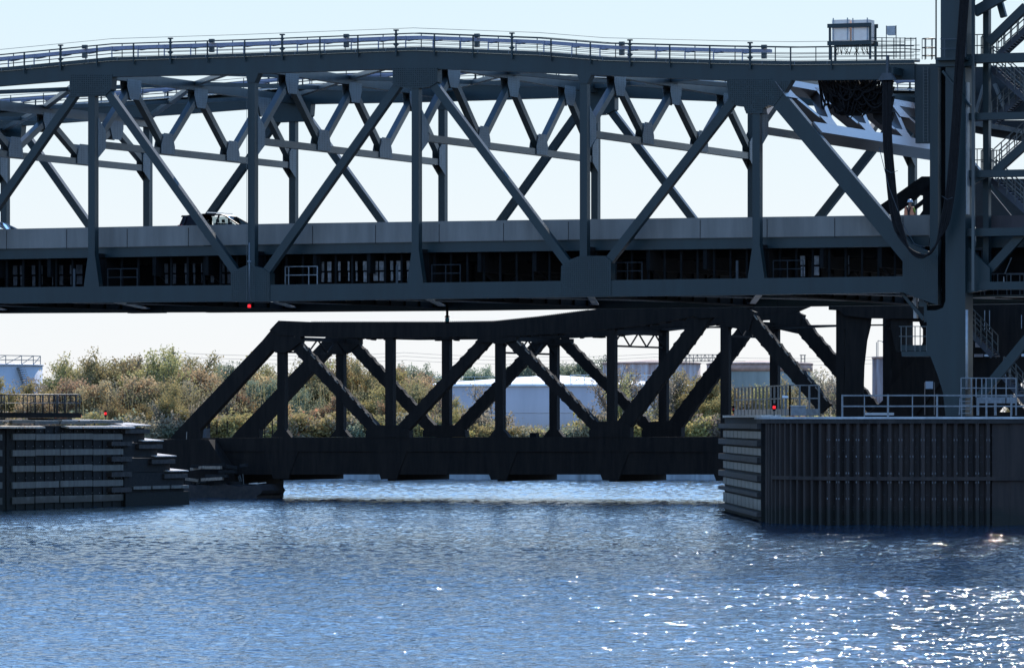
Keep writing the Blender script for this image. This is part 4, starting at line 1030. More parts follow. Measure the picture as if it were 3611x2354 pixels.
    while d < cum[-1]:
        p, nv = at_(d); a = p - nv * .05; w_ = .09 if k % 2 == 0 else .05; rp = MB(); rp.beam((a.x, a.y, ZP), (a.x, a.y, ZP + 1.1), w_, w_); rp.build('rail_post', M['galv'], T); d += 1.22; k += 1
M['bolt_dull'] = mat('dull_grey_bolt_plate', (.19, .19, .20), .6, var=.3)
pier()

def fender_right():
    T = thing('channel_fender', 'stepped timber fender with pale boards on the channel side of the round pier', 'fender', (13, 285, 0))
    A = Vector((12.88, 268.2, 0)); B = Vector((12.15, 299, 0)); n = Vector((-1, -.02, 0)).normalized()
    def wall(z0, z1, out, name, m, ext=0):
        o = n * out; o2 = Vector((.9, 0, 0)); e = (B - A).normalized() * ext
        q = [A + o, B + o + e, B + o2 + e, A + o2]
        MB().hexa([(v.x, v.y, z0) for v in q] + [(v.x, v.y, z1) for v in q]).build(name, M[m], T)
    zs = [5.2 - (y - HOR) * 270 / F for y in (1478, 1502, 1523, 1556, 1577, 1614, 1640, 1670, 1700, 1730, 1755, 1790, 1812, 1850)]
    wall(-1, ZP - .02, 0, 'core', 'timber')
    tim = [(1494, 1512), (1553, 1573), (1611, 1632), (1676, 1697), (1738, 1752), (1806, 1822)]
    pan = [(1521, 1547), (1581, 1606), (1640, 1667), (1704, 1730), (1762, 1800)]
    for a, b in tim:
        wall(5.2 - (b - HOR) * 268 / F, 5.2 - (a - HOR) * 268 / F, .33, 'wale', 'plastic_dull', .6)
    for a, b in pan:
        z0 = 5.2 - (b - HOR) * 268 / F; z1 = 5.2 - (a - HOR) * 268 / F
        for i in range(10):
            u0 = i / 10 + .004; u1 = (i + 1) / 10 - .004; p = A.lerp(B, u0) + n * .1; q = A.lerp(B, u1) + n * .1
            MB().hexa([(p.x, p.y, z0), (q.x, q.y, z0), (q.x + .1, q.y, z0), (p.x + .1, p.y, z0), (p.x, p.y, z1), (q.x, q.y, z1), (q.x + .1, q.y, z1), (p.x + .1, p.y, z1)]).build('rubbing_board', M['plastic_pale'], T)
    e = MB(); e.box(12.75, 13.6, 267.9, 268.25, -1, ZP - .05); e.build('end_post', M['timber'], T)
    wall(ZP - .02, ZP + .1, .12, 'top_board', 'timber_top')
M['plastic_dull'] = mat('weathered_timber_wale', (.045, .038, .034), .85, var=.4, scale=3, bump=.4)
fender_right()

def pier_furniture():
    # raised platform with picket railing on the channel side of the pier
    P0, P1, P2 = Vector((12.6, 296, 0)), Vector((14.6, 275, 0)), Vector((16.1, 274.5, 0))
    T = thing('platform_railing', 'tall grey galvanised railing round the raised platform at the channel corner of the pier', 'railing', (14.4, 275, ZP))
    z0 = ZP + .05; z1 = 7.02
    for a, b in ((P0, P1), (P1, P2)):
        m = MB(); 
        for z in (z1, (z0 + z1) / 2 + .12): m.beam((a.x, a.y, z), (b.x, b.y, z), .06, .06)
        m.beam((a.x, a.y, z0 + .2), (b.x, b.y, z0 + .2), .05, .35); m.build('rail', M['galv'], T)
        n_ = max(3, int((b - a).length / 1.35))
        for i in range(n_ + 1):
            p = a.lerp(b, i / n_); q = MB(); q.beam((p.x, p.y, z0), (p.x, p.y, z1), .10, .10); q.build('rail_post', M['galv'], T)
    # stair platform
    T = thing('access_stair', 'grey galvanised steel stair platform with railings beside the tower foot', 'stairs', at(3490, 1460, 259.5))
    Y = 259.6
    def bar(x0, y0, x1, y1, w_, Yd, mb): mb.beam(at(x0, y0, Yd), at(x1, y1, Yd), w_, w_)
    for Yd in (Y, Y + 1.3):
        r = MB()
        bar(3389, 1332, 3585, 1333, .05, Yd, r); bar(3389, 1367, 3585, 1368, .045, Yd, r)
        for x in (3389, 3425, 3442, 3462, 3477, 3497, 3512, 3548, 3583): bar(x, 1332, x, 1400, .055, Yd, r)
        r.build('handrail', M['galv'], T)
    for x0, x1 in ((3449, 3475), (3480, 3507), (3513, 3545), (3549, 3580)):
        p = MB(); a = at(x0, 1399, Y); b = at(x1, 1421, Y); p.box(a.x, b.x, Y - .02, Y + 1.3, b.z, a.z); p.build('platform_panel', M['galv'], T)
    for x, w_ in ((3448, .13), (3510, .12), (3566, .10), (3583, .08)):
        for Yd in (Y, Y + 1.2): l = MB(); bar(x, 1400, x, 1464, w_, Yd, l); l.build('leg', M['galv'], T)
    st = MB()
    for x in (3386, 3426): bar(x, 1400, x - 3, 1462, .07, Y - .1, st)
    for y in (1398, 1413, 1425, 1440, 1455):
        a = at(3388, y, Y); b = at(3424, y + 2.5, Y); st.box(a.x, b.x, Y - .25, Y + .05, b.z, a.z)
    st.build('ladder', M['galv'], T)
    # boxed sign on two posts
    T = thing('control_box', 'small pale square box on two rusty posts on the pier deck', 'box', at(3277, 1462, 261))
    a = at(3264, 1344, 261); b = at(3290, 1370, 261); MB().box(a.x, b.x, 260.95, 261.15, b.z, a.z).build('body', M['cabinet_blue'], T)
    for x in (3261, 3295): p = MB(); p.beam(at(x, 1347, 261), at(x, 1462, 261), .045, .045); p.build('post', M['rust_post'], T)
    # low white barrier panels near the corner
    T = thing('floodlight', 'small pale floodlight on a stand at the channel corner of the pier', 'lamp', at(2768, 1464, 263))
    m = MB(); m.beam(at(2768, 1404, 263), at(2768, 1464, 263), .04, .04); m.build('stand', M['galv'], T)
    m = MB(); m.hexa([at(2758, 1402, 263), at(2780, 1402, 263), at(2780, 1402, 263.4), at(2758, 1402, 263.4), at(2759, 1393, 263), at(2779, 1395, 263), at(2779, 1395, 263.4), at(2759, 1393, 263.4)]); m.build('head', M['rail_w'], T)
    T = thing('storage_box', 'pale grey locker standing on the pier behind the corner railing', 'box', at(2825, 1462, 266))
    a = at(2790, 1432, 266); b = at(2842, 1464, 266); MB().box(a.x, b.x, 266, 266.7, b.z, a.z).build('body', M['galv'], T)
    MB().box(a.x - .04, b.x + .04, 265.95, 266.75, a.z + .002, a.z + .05).build('lid', M['galv_light'], T)
    b = MB(); p = at(3050, 1460, 263); q = at(3150, 1463, 263); b.box(p.x, q.x, 262.5, 263.5, q.z, p.z + .08)
    solo(b, 'floor_grate', M['galv_light'], (p.x, 263, ZP), 'flat pale grating panel lying on the pier deck', 'grating')
    c = at(2730, 1441, 266); navlight((c.x, c.y, c.z), 'glowing red lamp behind the railing at the corner of the round pier', post=.35, scale=.62)
    c = at(2586, 1446, 289); navlight((c.x, c.y, c.z), 'small dim red lamp at the far left end of the pier railing', post=.2, scale=.5, m='tail')
M['cabinet_blue'] = mat('blue_grey_box_paint', (.22, .23, .25), .5, var=.06)
M['rust_post'] = mat('rusty_post', (.14, .10, .08), .8, var=.3)
pier_furniture()

# ================================================================== old bridge
def old_bridge():
    T = thing('old_truss_bridge', 'black rusted old truss bridge low over the water behind the new span', 'bridge', OB.w(5, 4.8, 1.2))
    WO = 9.6; fs = lambda a, t, z: OB.w(a, WO + .7 - t, z)
    def both(name, px, t0, t1, m='old_steel', raw=False, mb=None):
        pts = px if raw else OB.P(px)
        MB().prism(pts, OB.w, t0, t1).build(name, M[m], T); MB().prism(pts, fs, t0, t1).build(name, M[m], T)
    both('top_chord', [(985, 1180), (1060, 1186), (1265, 1191), (1555, 1188), (1740, 1187), (1900, 1180), (2018, 1174), (2136, 1162), (2321, 1140), (2500, 1104), (2600, 1085),
                       (2600, 1020), (2500, 1038), (2321, 1066), (2077, 1092.6), (1900, 1115.7), (1800, 1126), (1740, 1132), (1572, 1134.6), (1097, 1134.6), (982, 1130), (950, 1164)], 0, .7)
    both('top_chord', [(2590, 1080), (2560, 1120), (2700, 1060), (3000, 900), (3000, 850), (2590, 1020)], .01, .69)
    both('bottom_chord', [(590, 1543), (2800, 1539), (3000, 1541), (3000, 1594), (590, 1590)], 0, .6)
    ext = lambda q, dx: [(x + dx, y) for x, y in q]
    both('deck_girder', [(600, 1588), (3000, 1592), (3000, 1672), (600, 1672)], .06, .6)
    both('end_post', [(982, 1130), (924, 1200), (615, 1525), (600, 1545), (700, 1545), (703, 1515), (962, 1231), (1030, 1190)], .05, .65)
    D = [((1043, 1219), (1315, 1510), 54), ((1420, 1507), (1708, 1200), 53), ((1797, 1200), (2095, 1502), 48), ((2202, 1491), (2483, 1110), 62), ((2625, 1110), (2900, 1430), 62)]
    lt = []
    for a, b, wpx in D:
        A = OB.sz(*a); B = OB.sz(*b); w_ = wpx / 50 * math.sin(math.atan2(abs(A[1] - B[1]), abs(A[0] - B[0])))
        both('diagonal_brace', line(A, B, w_, .25, .25), .08, .62, raw=True)
        lt.append((A, B, w_))
    LO = 7.82
    for k in range(-2, 4):
        s0 = k * LO; zt = OB.sz(*{-2: (986, 1180), -1: (1369, 1190), 0: (1758, 1186), 1: (2152, 1158), 2: (2554, 1100), 3: (2950, 950)}[k])[1]
        zb = 4.05
        q = [(s0 - .28, zt + .3), (s0 - .28, zb + .55), (s0 - .75, zb), (s0 + .75, zb), (s0 + .28, zb + .55), (s0 + .28, zt + .3)] if k in (-2, 0) else [(s0 - .28, zt + .3), (s0 - .28, zb), (s0 + .28, zb), (s0 + .28, zt + .3)]
        both('vertical_post', q, .06, .6, raw=True)
    # gussets
    both('gusset_plate', [(1290, 1541), (1290, 1517), (1333, 1498), (1400, 1498), (1442, 1517), (1444, 1541)], -.03, .68)
    both('gusset_plate', [(2078, 1541), (2078, 1517), (2108, 1486), (2186, 1483), (2222, 1500), (2222, 1541)], -.03, .68)
    both('gusset_plate', [(985, 1186), (958, 1230), (972, 1243), (1000, 1243), (1026, 1233), (1060, 1206), (1060, 1184)], -.03, .68)
    both('gusset_plate', [(1684, 1188), (1690, 1206), (1734, 1206), (1743, 1212), (1773, 1212), (1792, 1206), (1821, 1200), (1821, 1186)], -.03, .68)
    both('gusset_plate', [(2440, 1112), (2465, 1122), (2540, 1118), (2560, 1150), (2640, 1168), (2660, 1100), (2560, 1060)], -.03, .68)
    # hanging gussets under the chord
    for k in range(-2, 4):
        s0 = k * LO; MB().prism([(s0 - 1.3, 3.15), (s0 + 1.3, 3.15), (s0 + .55, 1.3), (s0 - .55, 1.3)], OB.w, .02, .3).build('hanger_plate', M['old_steel'], T)
        fb = MB(); fb.prism([(s0 - .2, 3.2), (s0 + .2, 3.2), (s0 + .2, 1.2), (s0 - .2, 1.2)], OB.w, .3, WO + .3); fb.build('floor_beam', M['old_steel'], T)
    MB().prism([(-22, 3.1), (26, 3.1), (26, 2.6), (-22, 2.6)], OB.w, 1.2, WO - .6).build('road_deck', M['old_steel'], T)
    for i in range(5): MB().prism([(-22, 2.6), (26, 2.6), (26, 1.75), (-22, 1.75)], OB.w, 2 + i * 1.4, 2.25 + i * 1.4).build('stringer', M['old_steel'], T)
    # lattice battens standing proud along the diagonals: small saw-tooth edges
    for fn in (OB.w, fs):
        for (A, B, w_) in lt:
            m = MB(); A_ = Vector(A); B_ = Vector(B); d = (B_ - A_); ln = d.length; d /= ln; nn = Vector((-d.y, d.x))
            if nn.y < 0: nn = -nn
            k = .5
            while k < ln - .3:
                p = A_ + d * k + nn * (w_ / 2 - .02); q = A_ + d * k - nn * (w_ / 2 - .02)
                m.prism([tuple(p), tuple(p + d * .55), tuple(p + d * .1 + nn * .09)], fn, .1, .6)
                m.prism([tuple(q), tuple(q + d * .1 - nn * .08), tuple(q + d * .5)], fn, .1, .6)
                k += .78
            m.build('lattice_batten', M['old_steel'], T)
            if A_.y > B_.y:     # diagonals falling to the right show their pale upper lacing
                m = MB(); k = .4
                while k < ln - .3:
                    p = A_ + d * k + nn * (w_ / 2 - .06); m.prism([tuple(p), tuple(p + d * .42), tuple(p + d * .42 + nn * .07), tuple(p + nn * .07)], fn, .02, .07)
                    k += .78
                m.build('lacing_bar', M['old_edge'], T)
    # rivet line and ragged edge under the top chord
    m = MB(); r_ = random.Random(5)
    tp = OB.P([(1097, 1134.2), (1572, 1134.2), (1740, 1131.6), (1800, 1125.6), (1900, 1115.3), (2077, 1092.2)])
    for (a, za), (b, zb) in zip(tp, tp[1:]):
        k = 0; n_ = int((b - a) / .14)
        for k in range(n_): u = k / n_; s_ = a + (b - a) * u; z_ = za + (zb - za) * u; m.prism([(s_, z_), (s_ + .07, z_), (s_ + .05, z_ + .045), (s_ + .02, z_ + .045)], OB.w, .05, .12)
    bt = OB.P([(1100, 1187), (1265, 1191), (1555, 1188), (1740, 1187), (1900, 1180), (2018, 1174), (2136, 1162), (2321, 1140), (2440, 1117)])
    for fn in (OB.w, fs):
        for (a, za), (b, zb) in zip(bt, bt[1:]):
            n_ = max(1, int((b - a) / .45))
            for k in range(n_):
                if r_.random() < .45: u = k / n_; s_ = a + (b - a) * u; z_ = za + (zb - za) * u; m.prism([(s_, z_ + .1), (s_ + r_.uniform(.1, .4), z_ + .1), (s_ + r_.uniform(.1, .35), z_ - r_.uniform(.04, .12)), (s_, z_ - r_.uniform(.03, .1))], fn, .1, .6)
    m.build('rivet_row', M['old_steel'], T)
    # portal and sway bracing between the trusses
    for k, z in ((-1.95, 10.6), (0, 10.5), (1, 10.9), (2, 11.5)):
        m = MB(); s0 = k * LO
        m.beam(OB.w(s0, .5, z), OB.w(s0, WO, z), .15, .25); m.beam(OB.w(s0, .5, z - .9), OB.w(s0, WO, z - .9), .12, .12)
        for i in range(6):
            a, b = .5 + i * 1.55, .5 + (i + 1) * 1.55; za, zb = (z, z - .9) if i % 2 else (z - .9, z); m.beam(OB.w(s0, a, za), OB.w(s0, b, zb), .08, .08)
        m.build('sway_frame', M['old_steel'], T)
    for k in range(-2, 3):
        m = MB(); m.beam(OB.w(k * LO, .6, 11.2), OB.w((k + 1) * LO, WO, 11.2 + .1 * max(0, k)), .15, .1); m.beam(OB.w((k + 1) * LO, .6, 11.2), OB.w(k * LO, WO, 11.2), .15, .1); m.build('top_lateral_brace', M['old_steel'], T)
    # track-level clutter: small posts and a box
    for x, y0, y1, w_ in ((735, 1462, 1540, .2), (764, 1480, 1528, .05), (800, 1482, 1526, .05), (933, 1477, 1540, .05), (959, 1465, 1540, .05), (912, 1510, 1540, .05)):
        a, za = OB.sz(x, y0, 5); _, zb = OB.sz(x, y1 + 3, 5); MB().prism([(a - w_ / 2, zb), (a + w_ / 2, zb), (a + w_ / 2, za), (a - w_ / 2, za)], OB.w, 5, 5.1).build('deck_post', M['old_steel'], T)
    m = MB(); m.prism(OB.P([(700, 1510), (727, 1510), (727, 1545), (700, 1545)], 4), OB.w, 4, 4.6); m.build('signal_box', M['galv_dim'], T)
    m = MB(); m.prism(OB.P([(1868, 1525), (1890, 1525), (1890, 1541), (1868, 1541)], 2), OB.w, 2, 2.6); m.build('signal_box', M['dark_steel'], T)
    s_, z_ = OB.sz(656, 1622, -.6); x, y, _ = OB.w(s_, -.6, 0); navlight((x, y, z_), 'small glowing red lamp low on the dark end of the old bridge', post=0, scale=.5)
    MB().tube([(x, y, z_ + .25), (x + .05, y, z_ + 1.9)], .03, 5).build('hanging_rod', M['old_edge'], T)
old_bridge()

def old_tower():
    T = thing('old_bridge_tower', 'black riveted steel tower legs of the old bridge behind the new pier', 'tower', OB.w(27, 4, 0))
    def pr(name, px, t0, t1, m='old_steel'): return MB().prism(OB.P(px, t0), OB.w, t0, t1).build(name, M[m], T)
    pr('tower_leg', [(2982, 1165), (2968, 1150), (2960, 1100), (2960, 1000), (3080, 1000), (3064, 1150), (3052, 1200), (3042, 1290), (3040, 1350), (3041, 1440), (3058, 1462), (3060, 1640), (2972, 1640), (2974, 1440), (2981, 1287)], 0, .4)
    pr('tower_leg', [(3125, 1150), (3118, 1000), (3330, 1000), (3330, 1136), (3242, 1136), (3240, 1132), (3196, 1132), (3196, 1222), (3330, 1222), (3330, 1640), (3120, 1640), (3141, 1384), (3143, 1310), (3135, 1210), (3130, 1200)], 3, 4.4)
    pr('leg_plate', [(3240, 1130), (3332, 1130), (3332, 1230), (3246, 1230), (3254, 1205), (3254, 1160), (3246, 1150)], 2.9, 3.0)
    pr('leg_brace', [(3141, 1360), (3141, 1384), (3070, 1452), (3050, 1462), (3060, 1500), (3200, 1500), (3330, 1330), (3330, 1225), (3260, 1225)], 2.8, 3.0)
    pr('portal_beam', [(2922, 1078), (2922, 1092), (2958, 1094), (2978, 1112), (3064, 1122), (3064, 1122), (3270, 1124), (3400, 1124), (3400, 1000), (2922, 1000)], -.3, .2)
    pr('portal_beam', [(3140, 1115), (3320, 1115), (3320, 1134), (3196, 1134), (3196, 1240), (3160, 1240), (3140, 1150)], -.1, .1)
    # little lattice windows
    for x0, x1 in ((3037, 3060), (3124, 3146)):
        m = MB(); y = 1124
        for k in range(4):
            yy = y + k * 10; m.prism(OB.P([(x0, yy), (x0 + 2.5, yy), (x1, yy + 10), (x1 - 2.5, yy + 10)] if k % 2 else [(x1, yy), (x1 - 2.5, yy), (x0, yy + 10), (x0 + 2.5, yy + 10)], .5), OB.w, .5, .7)
        m.build('lattice', M['old_steel'], T)
    # dark steel walls put in for the dark void below the approach road
    pr('dark_void_wall', [(3330, 1060), (3900, 1060), (3900, 1330), (3610, 1330), (3560, 1400), (3500, 1475), (3330, 1475)], 5, 5.4)
    pr('dark_void_wall', [(3330, 1475), (3330, 1452), (3900, 1452), (3900, 1500), (3330, 1500)], 4.5, 6)
    pr('leg_brace', [(3590, 1475), (3640, 1475), (3560, 1385), (3500, 1385)], 5.5, 5.7)
    for x, y, w_, h in ((3440, 1258, 27, 16), (3435, 1248, 28, 11), ):
        pass
    for (x0, y0, x1, y1, mt) in ((3439, 1208, 3467, 1224, 'warm_panel'), (3435, 1248, 3466, 1258, 'warm_panel'), (3471, 1249, 3489, 1256, 'rail_w'), (3602, 1247, 3625, 1256, 'rail_w')):
        a, z1 = OB.sz(x0, y0, 4.8); b, z0 = OB.sz(x1, y1, 4.8); MB().prism([(a, z0), (b, z0), (b, z1), (a, z1)], OB.w, 4.8, 4.95).build('wall_panel', M[mt], T)
    for x, y0, y1 in ((3472, 1094, 1162), (3489, 1094, 1162), (3602, 1110, 1158), (3478, 1200, 1224), (3545, 1300, 1330), (3560, 1300, 1350)):
        a, z1 = OB.sz(x, y0, 4.6); _, z0 = OB.sz(x, y1, 4.6); MB().prism([(a - .02, z0), (a + .02, z0), (a + .02, z1), (a - .02, z1)], OB.w, 4.6, 4.65).build('conduit', M['galv_light'], T)
M['warm_panel'] = mat('dull_pinkish_panel', (.30, .24, .22), .8, var=.2)
old_tower()

def old_footing():
    T = thing('old_pier_footing', 'low crumbling concrete footing at the water under the old bridge end', 'footing', OB.w(-19, 3, 0))
    m = MB(); r_ = random.Random(2)
    # ragged box built from slabs
    s0, _ = OB.sz(600, 1750, -2.5); s1, _ = OB.sz(992, 1740, 1.5)
    top = .9
    pts = []; n = 26
    for i in range(n + 1): pts.append((s0 + (s1 - s0) * i / n, top + r_.uniform(-.10, .06)))
    m.prism([(s0, -1)] + pts + [(s1 + .3, .55), (s1 + .2, .35), (s1 - .1, .2), (s1, -1)], OB.w, -2.2, 1.5)
    m.build('footing', M['concrete_dark2'], T)
    m2 = MB(); m2.prism([(s0 - 4, -1), (s0 - 4, 3.9), (s0 + 2.2, 3.9), (s0 + 3.5, 2.0), (s0 + 3.5, -1)], OB.w, -1.2, 8); m2.build('pier_wall', M['old_steel'], T)
    for i in range(9):
        a = s0 + r_.uniform(.5, s1 - s0 - .3); b = MB(); c = Vector(OB.w(a, -1.6, top + .08)); d = Vector((r_.uniform(-.5, .7), r_.uniform(-.2, .2), r_.uniform(-.02, .12)))
        b.beam(c, c + d, .12, .05); b.build('loose_board', M['timber_top'], T)
    for i in range(14):      # broken crib timbers between the fender nose and the footing
        x0 = r_.uniform(640, 860); y0 = r_.uniform(1640, 1712); t_ = r_.uniform(-2.6, -1.3); a, z = OB.sz(x0, y0, t_); l_ = r_.uniform(.5, 1.8)
        b = MB(); b.beam(OB.w(a, t_, z), OB.w(a + l_, t_ + r_.uniform(-.5, .5), z + r_.uniform(-.15, .12)), .22, .2); b.build('crib_timber', M['timber' if i % 4 else 'old_edge'], T)
    for x0, y0, x1, y1, w_ in ((846, 1674, 856, 1702, .16), (856, 1670, 860, 1700, .1), (840, 1678, 850, 1700, .08)):
        s_, z_ = OB.sz(x0, y0, -1.4); s2, z2 = OB.sz(x1, y1 + 8, -1.4); b = MB(); b.beam(OB.w(s_, -1.4, z_), OB.w(s2, -1.4, z2), w_, .05); b.build('leaning_board', M['plastic_pale'], T)
M['concrete_dark2'] = mat('wet_stained_concrete', (.04, .03, .026), .8, col2=(.014, .013, .013), scale=2.2, bump=.5)
old_footing()

# ------------------------------------------------------------------ left fender with its platform
LF = Frame(*at(0, 1799, 301)[:2])
def lf(px, py, d):  # a point on the long face: d metres behind the face line
    a = (px - CX) / F
    # face line direction is the river direction (ST, CT)
    x0, y0 = LF.x0 + d * -CT * -1 * 0, LF.y0
    # solve a*Y = X on the line X=x0+u*ST, Y=y0+u*CT
    u = (a * (LF.y0 + d * .0) - (LF.x0)) / (ST - a * CT)
    return u
def fender_left():
    T = thing('timber_fender', 'dark timber channel fender with pale horizontal boards at the left edge', 'fender', (-26, 306, 0))
    U = lambda px: lf(px, 0, 0)
    def w(u, d, z): return (LF.x0 + u * ST + d * CT * -1, LF.y0 + u * CT + d * ST, z)   # d > 0 goes back to the left, away from the channel
    def zz(py, px=240): u = U(px); Y = LF.y0 + u * CT; return CZ - (py - HOR) * Y / F
    def bx(mb, x0, x1, z0, z1, d0, d1):
        a, b = U(x0), U(x1); mb.hexa([w(a, d0, z0), w(b, d0, z0), w(b, d1, z0), w(a, d1, z0), w(a, d0, z1), w(b, d0, z1), w(b, d1, z1), w(a, d1, z1)]); return mb
    bx(MB(), -160, 436, -1, zz(1500), 0, 5).build('core', M['timber'], T)
    for y0, y1 in ((1483, 1493), (1529, 1550), (1583, 1604), (1639, 1660), (1693, 1715), (1747, 1770)):
        for x0, x1 in ((38, 118), (119, 205), (207, 322), (323, 430)):
            j0 = random.uniform(-1.6, 1.6); m = bx(MB(), x0, x1 + random.uniform(-3, 0), zz(y1 + j0), zz(y0 + j0), -.12 + random.uniform(-.04, .03), .1); m.build('face_board', M['plastic_pale' if y0 > 1500 else 'plastic'], T)
        bx(MB(), -160, 2, zz(y1), zz(y0), -.12, .1).build('face_board', M['plastic'], T)
    for y0, y1 in ((1500, 1512), (1556, 1571), (1609, 1626), (1663, 1680), (1717, 1734)):
        bx(MB(), 378, 450, zz(y1, 430), zz(y0, 430), -.3, .3).build('corner_wale', M['plastic_dull'], T)
    for x0 in range(-150, 440, 34):
        m = bx(MB(), x0, x0 + 9, -1, zz(1506), -.06, .1); m.build('pile', M['timber'], T)
    # top boards with sunlit upper faces, slightly tilted
    def lid(x0, x1, yb, yf, d0, d1, th=.22):
        a, b = U(x0), U(x1); za, zb_ = zz(yf, (x0 + x1) / 2), zz(yb, (x0 + x1) / 2)
        q = [w(a, d0, za), w(b, d0, za), w(b, d1, zb_), w(a, d1, zb_)]
        MB().hexa([(p[0], p[1], p[2] - th) for p in q] + q).build('deck_plank', M['timber_top'], T)
    for x0, x1, yb in ((-150, 0, 1476), (3, 120, 1477), (130, 210, 1478), (225, 280, 1476), (288, 370, 1477), (372, 432, 1478)): lid(x0, x1, yb, yb + 3.5, .1, 2.5, .1)
    for x0, x1 in ((-150, 0), (2, 55), (60, 130), (215, 262), (266, 372), (374, 448)): lid(x0, x1, 1499 if x1 < 374 else 1496, 1503.5, -.55, 0, .1)
    # stepped nose, each step reaching further along and lower
    steps = [(436, 515, 1489, 1498), (485, 560, 1543, 1552), (530, 605, 1597, 1606), (575, 648, 1650, 1658)]
    prev = 1500
    for i, (x0, x1, yb, yf) in enumerate(steps):
        z1 = zz(yf, 500); m = bx(MB(), 430, x1 - 8, -1 if i == 3 else z1 - 1.0, z1 - .16, -.05, 3.2); m.build('nose_block', M['timber'], T)
        lid(x0, x1, yb, yf, -.35, 1.1, .05)
        m = bx(MB(), x0 - 10, x1 - 2, z1 - .5, z1 - .24, -.3, .4); m.build('nose_wale', M['plastic_dull'], T)
    for x0, x1 in ((452, 513), (520, 580), (586, 648)): bx(MB(), x0, x1, zz(1723, 520), zz(1712, 520), -.36, .1).build('face_board', M['plastic_pale'], T)
    bx(MB(), 430, 655, -1, zz(1735, 520), -.25, 3).build('nose_block', M['timber'], T)
    bx(MB(), 430, 640, -1, zz(1665, 520), -.15, 3).build('nose_block', M['timber'], T)
    # small bolts along the dark rows
    b = MB()
    for y in (1521, 1574, 1630, 1685, 1738):
        for x in range(60, 430, 26): a = U(x); p = w(a, -.1, zz(y, x)); b.box(p[0] - .02, p[0] + .02, p[1] - .05, p[1], p[2], p[2] + .05)
    b.build('bolt_row', M['bolt_dull'], T)
    # platform with hooped railing
    TP = thing('walkway_platform', 'dark metal walkway with hooped tube railing on top of the left fender', 'platform', (-28, 308, 5.4))
    def pz(py, px): u = U(px); return CZ - (py - HOR) * (LF.y0 + u * CT + .6 * ST) / F
    m = bx(MB(), -160, 318, pz(1472, 150), pz(1454, 150), .6, 2.2); m.build('deck', M['dark_steel'], TP)
    for x0, x1 in ((-30, 56), (205, 292)): bx(MB(), x0, x1, pz(1484, 150), pz(1473, 150), .7, 2.0).build('support', M['timber'], TP)
    def tb(pts, d, r, name, mt='dark_rail'):
        q = [w(U(x), d, pz(y, x)) for x, y in pts]; MB().tube(q, r, 6).build(name, M[mt], TP)
    for d in (.65, 2.1):
        tb([(-160, 1391), (150, 1391), (300, 1390), (312, 1391), (318, 1396), (321, 1405), (319, 1416), (315, 1421), (300, 1421)], d, .035, 'top_rail', 'galv_dark')
        tb([(-160, 1421), (308, 1420)], d, .025, 'mid_rail', 'galv_dark')
        for x in (24, 51, 117, 144, 209, 236, 263, 303, 315): tb([(x, 1391), (x, 1454)], d, .028 if x not in (24, 236, 263, 303) else .05, 'rail_post')
        for x in (13, 36, 225, 250, 278, 296):
            tb([(x - 5, 1391), (x + 3, 1394), (x + 5, 1405), (x + 3, 1417), (x - 4, 1420)], d, .022, 'hoop')
            tb([(x + 12, 1391), (x + 6, 1394), (x + 4, 1405), (x + 6, 1417), (x + 12, 1420)], d, .022, 'hoop')
    c = w(U(393), .4, pz(1462, 393)); navlight(c, 'glowing red lamp on a short stem on top of the left fender', post=.28, scale=.62)
    for x in (531, 565):
        p = MB(); a = w(U(x), 4.5, 0); Y = a[1]; p.beam((a[0], a[1], 3.4), (a[0], a[1], CZ - (1477 - HOR) * Y / F), .06, .06)
        solo(p, 'mooring_pole', M['dark_steel'], (a[0], a[1], 3.4), ['thin dark pole behind the fender nose, left one of two', 'thin dark pole behind the fender nose, right one of two'][x > 540], 'pole', 'pair of thin poles by the old bridge end')
    d = MB(); a = w(U(520), 3.5, 0); b_ = w(U(640), 3.5, 0); d.hexa([(a[0], a[1], 2), (b_[0], b_[1], 2), (b_[0], b_[1] + 3, 2), (a[0], a[1] + 3, 2), (a[0], a[1], 4.4), (b_[0], b_[1], 4.4), (b_[0], b_[1] + 3, 4.4), (a[0], a[1] + 3, 4.4)])
    d.build('rear_deck', M['timber'], T)
M['dark_rail'] = mat('dark_painted_tube', (.03, .033, .035), .5, var=.2)
M['galv_dark'] = mat('dull_tube_rail', (.06, .05, .045), .5, var=.2)
fender_left()

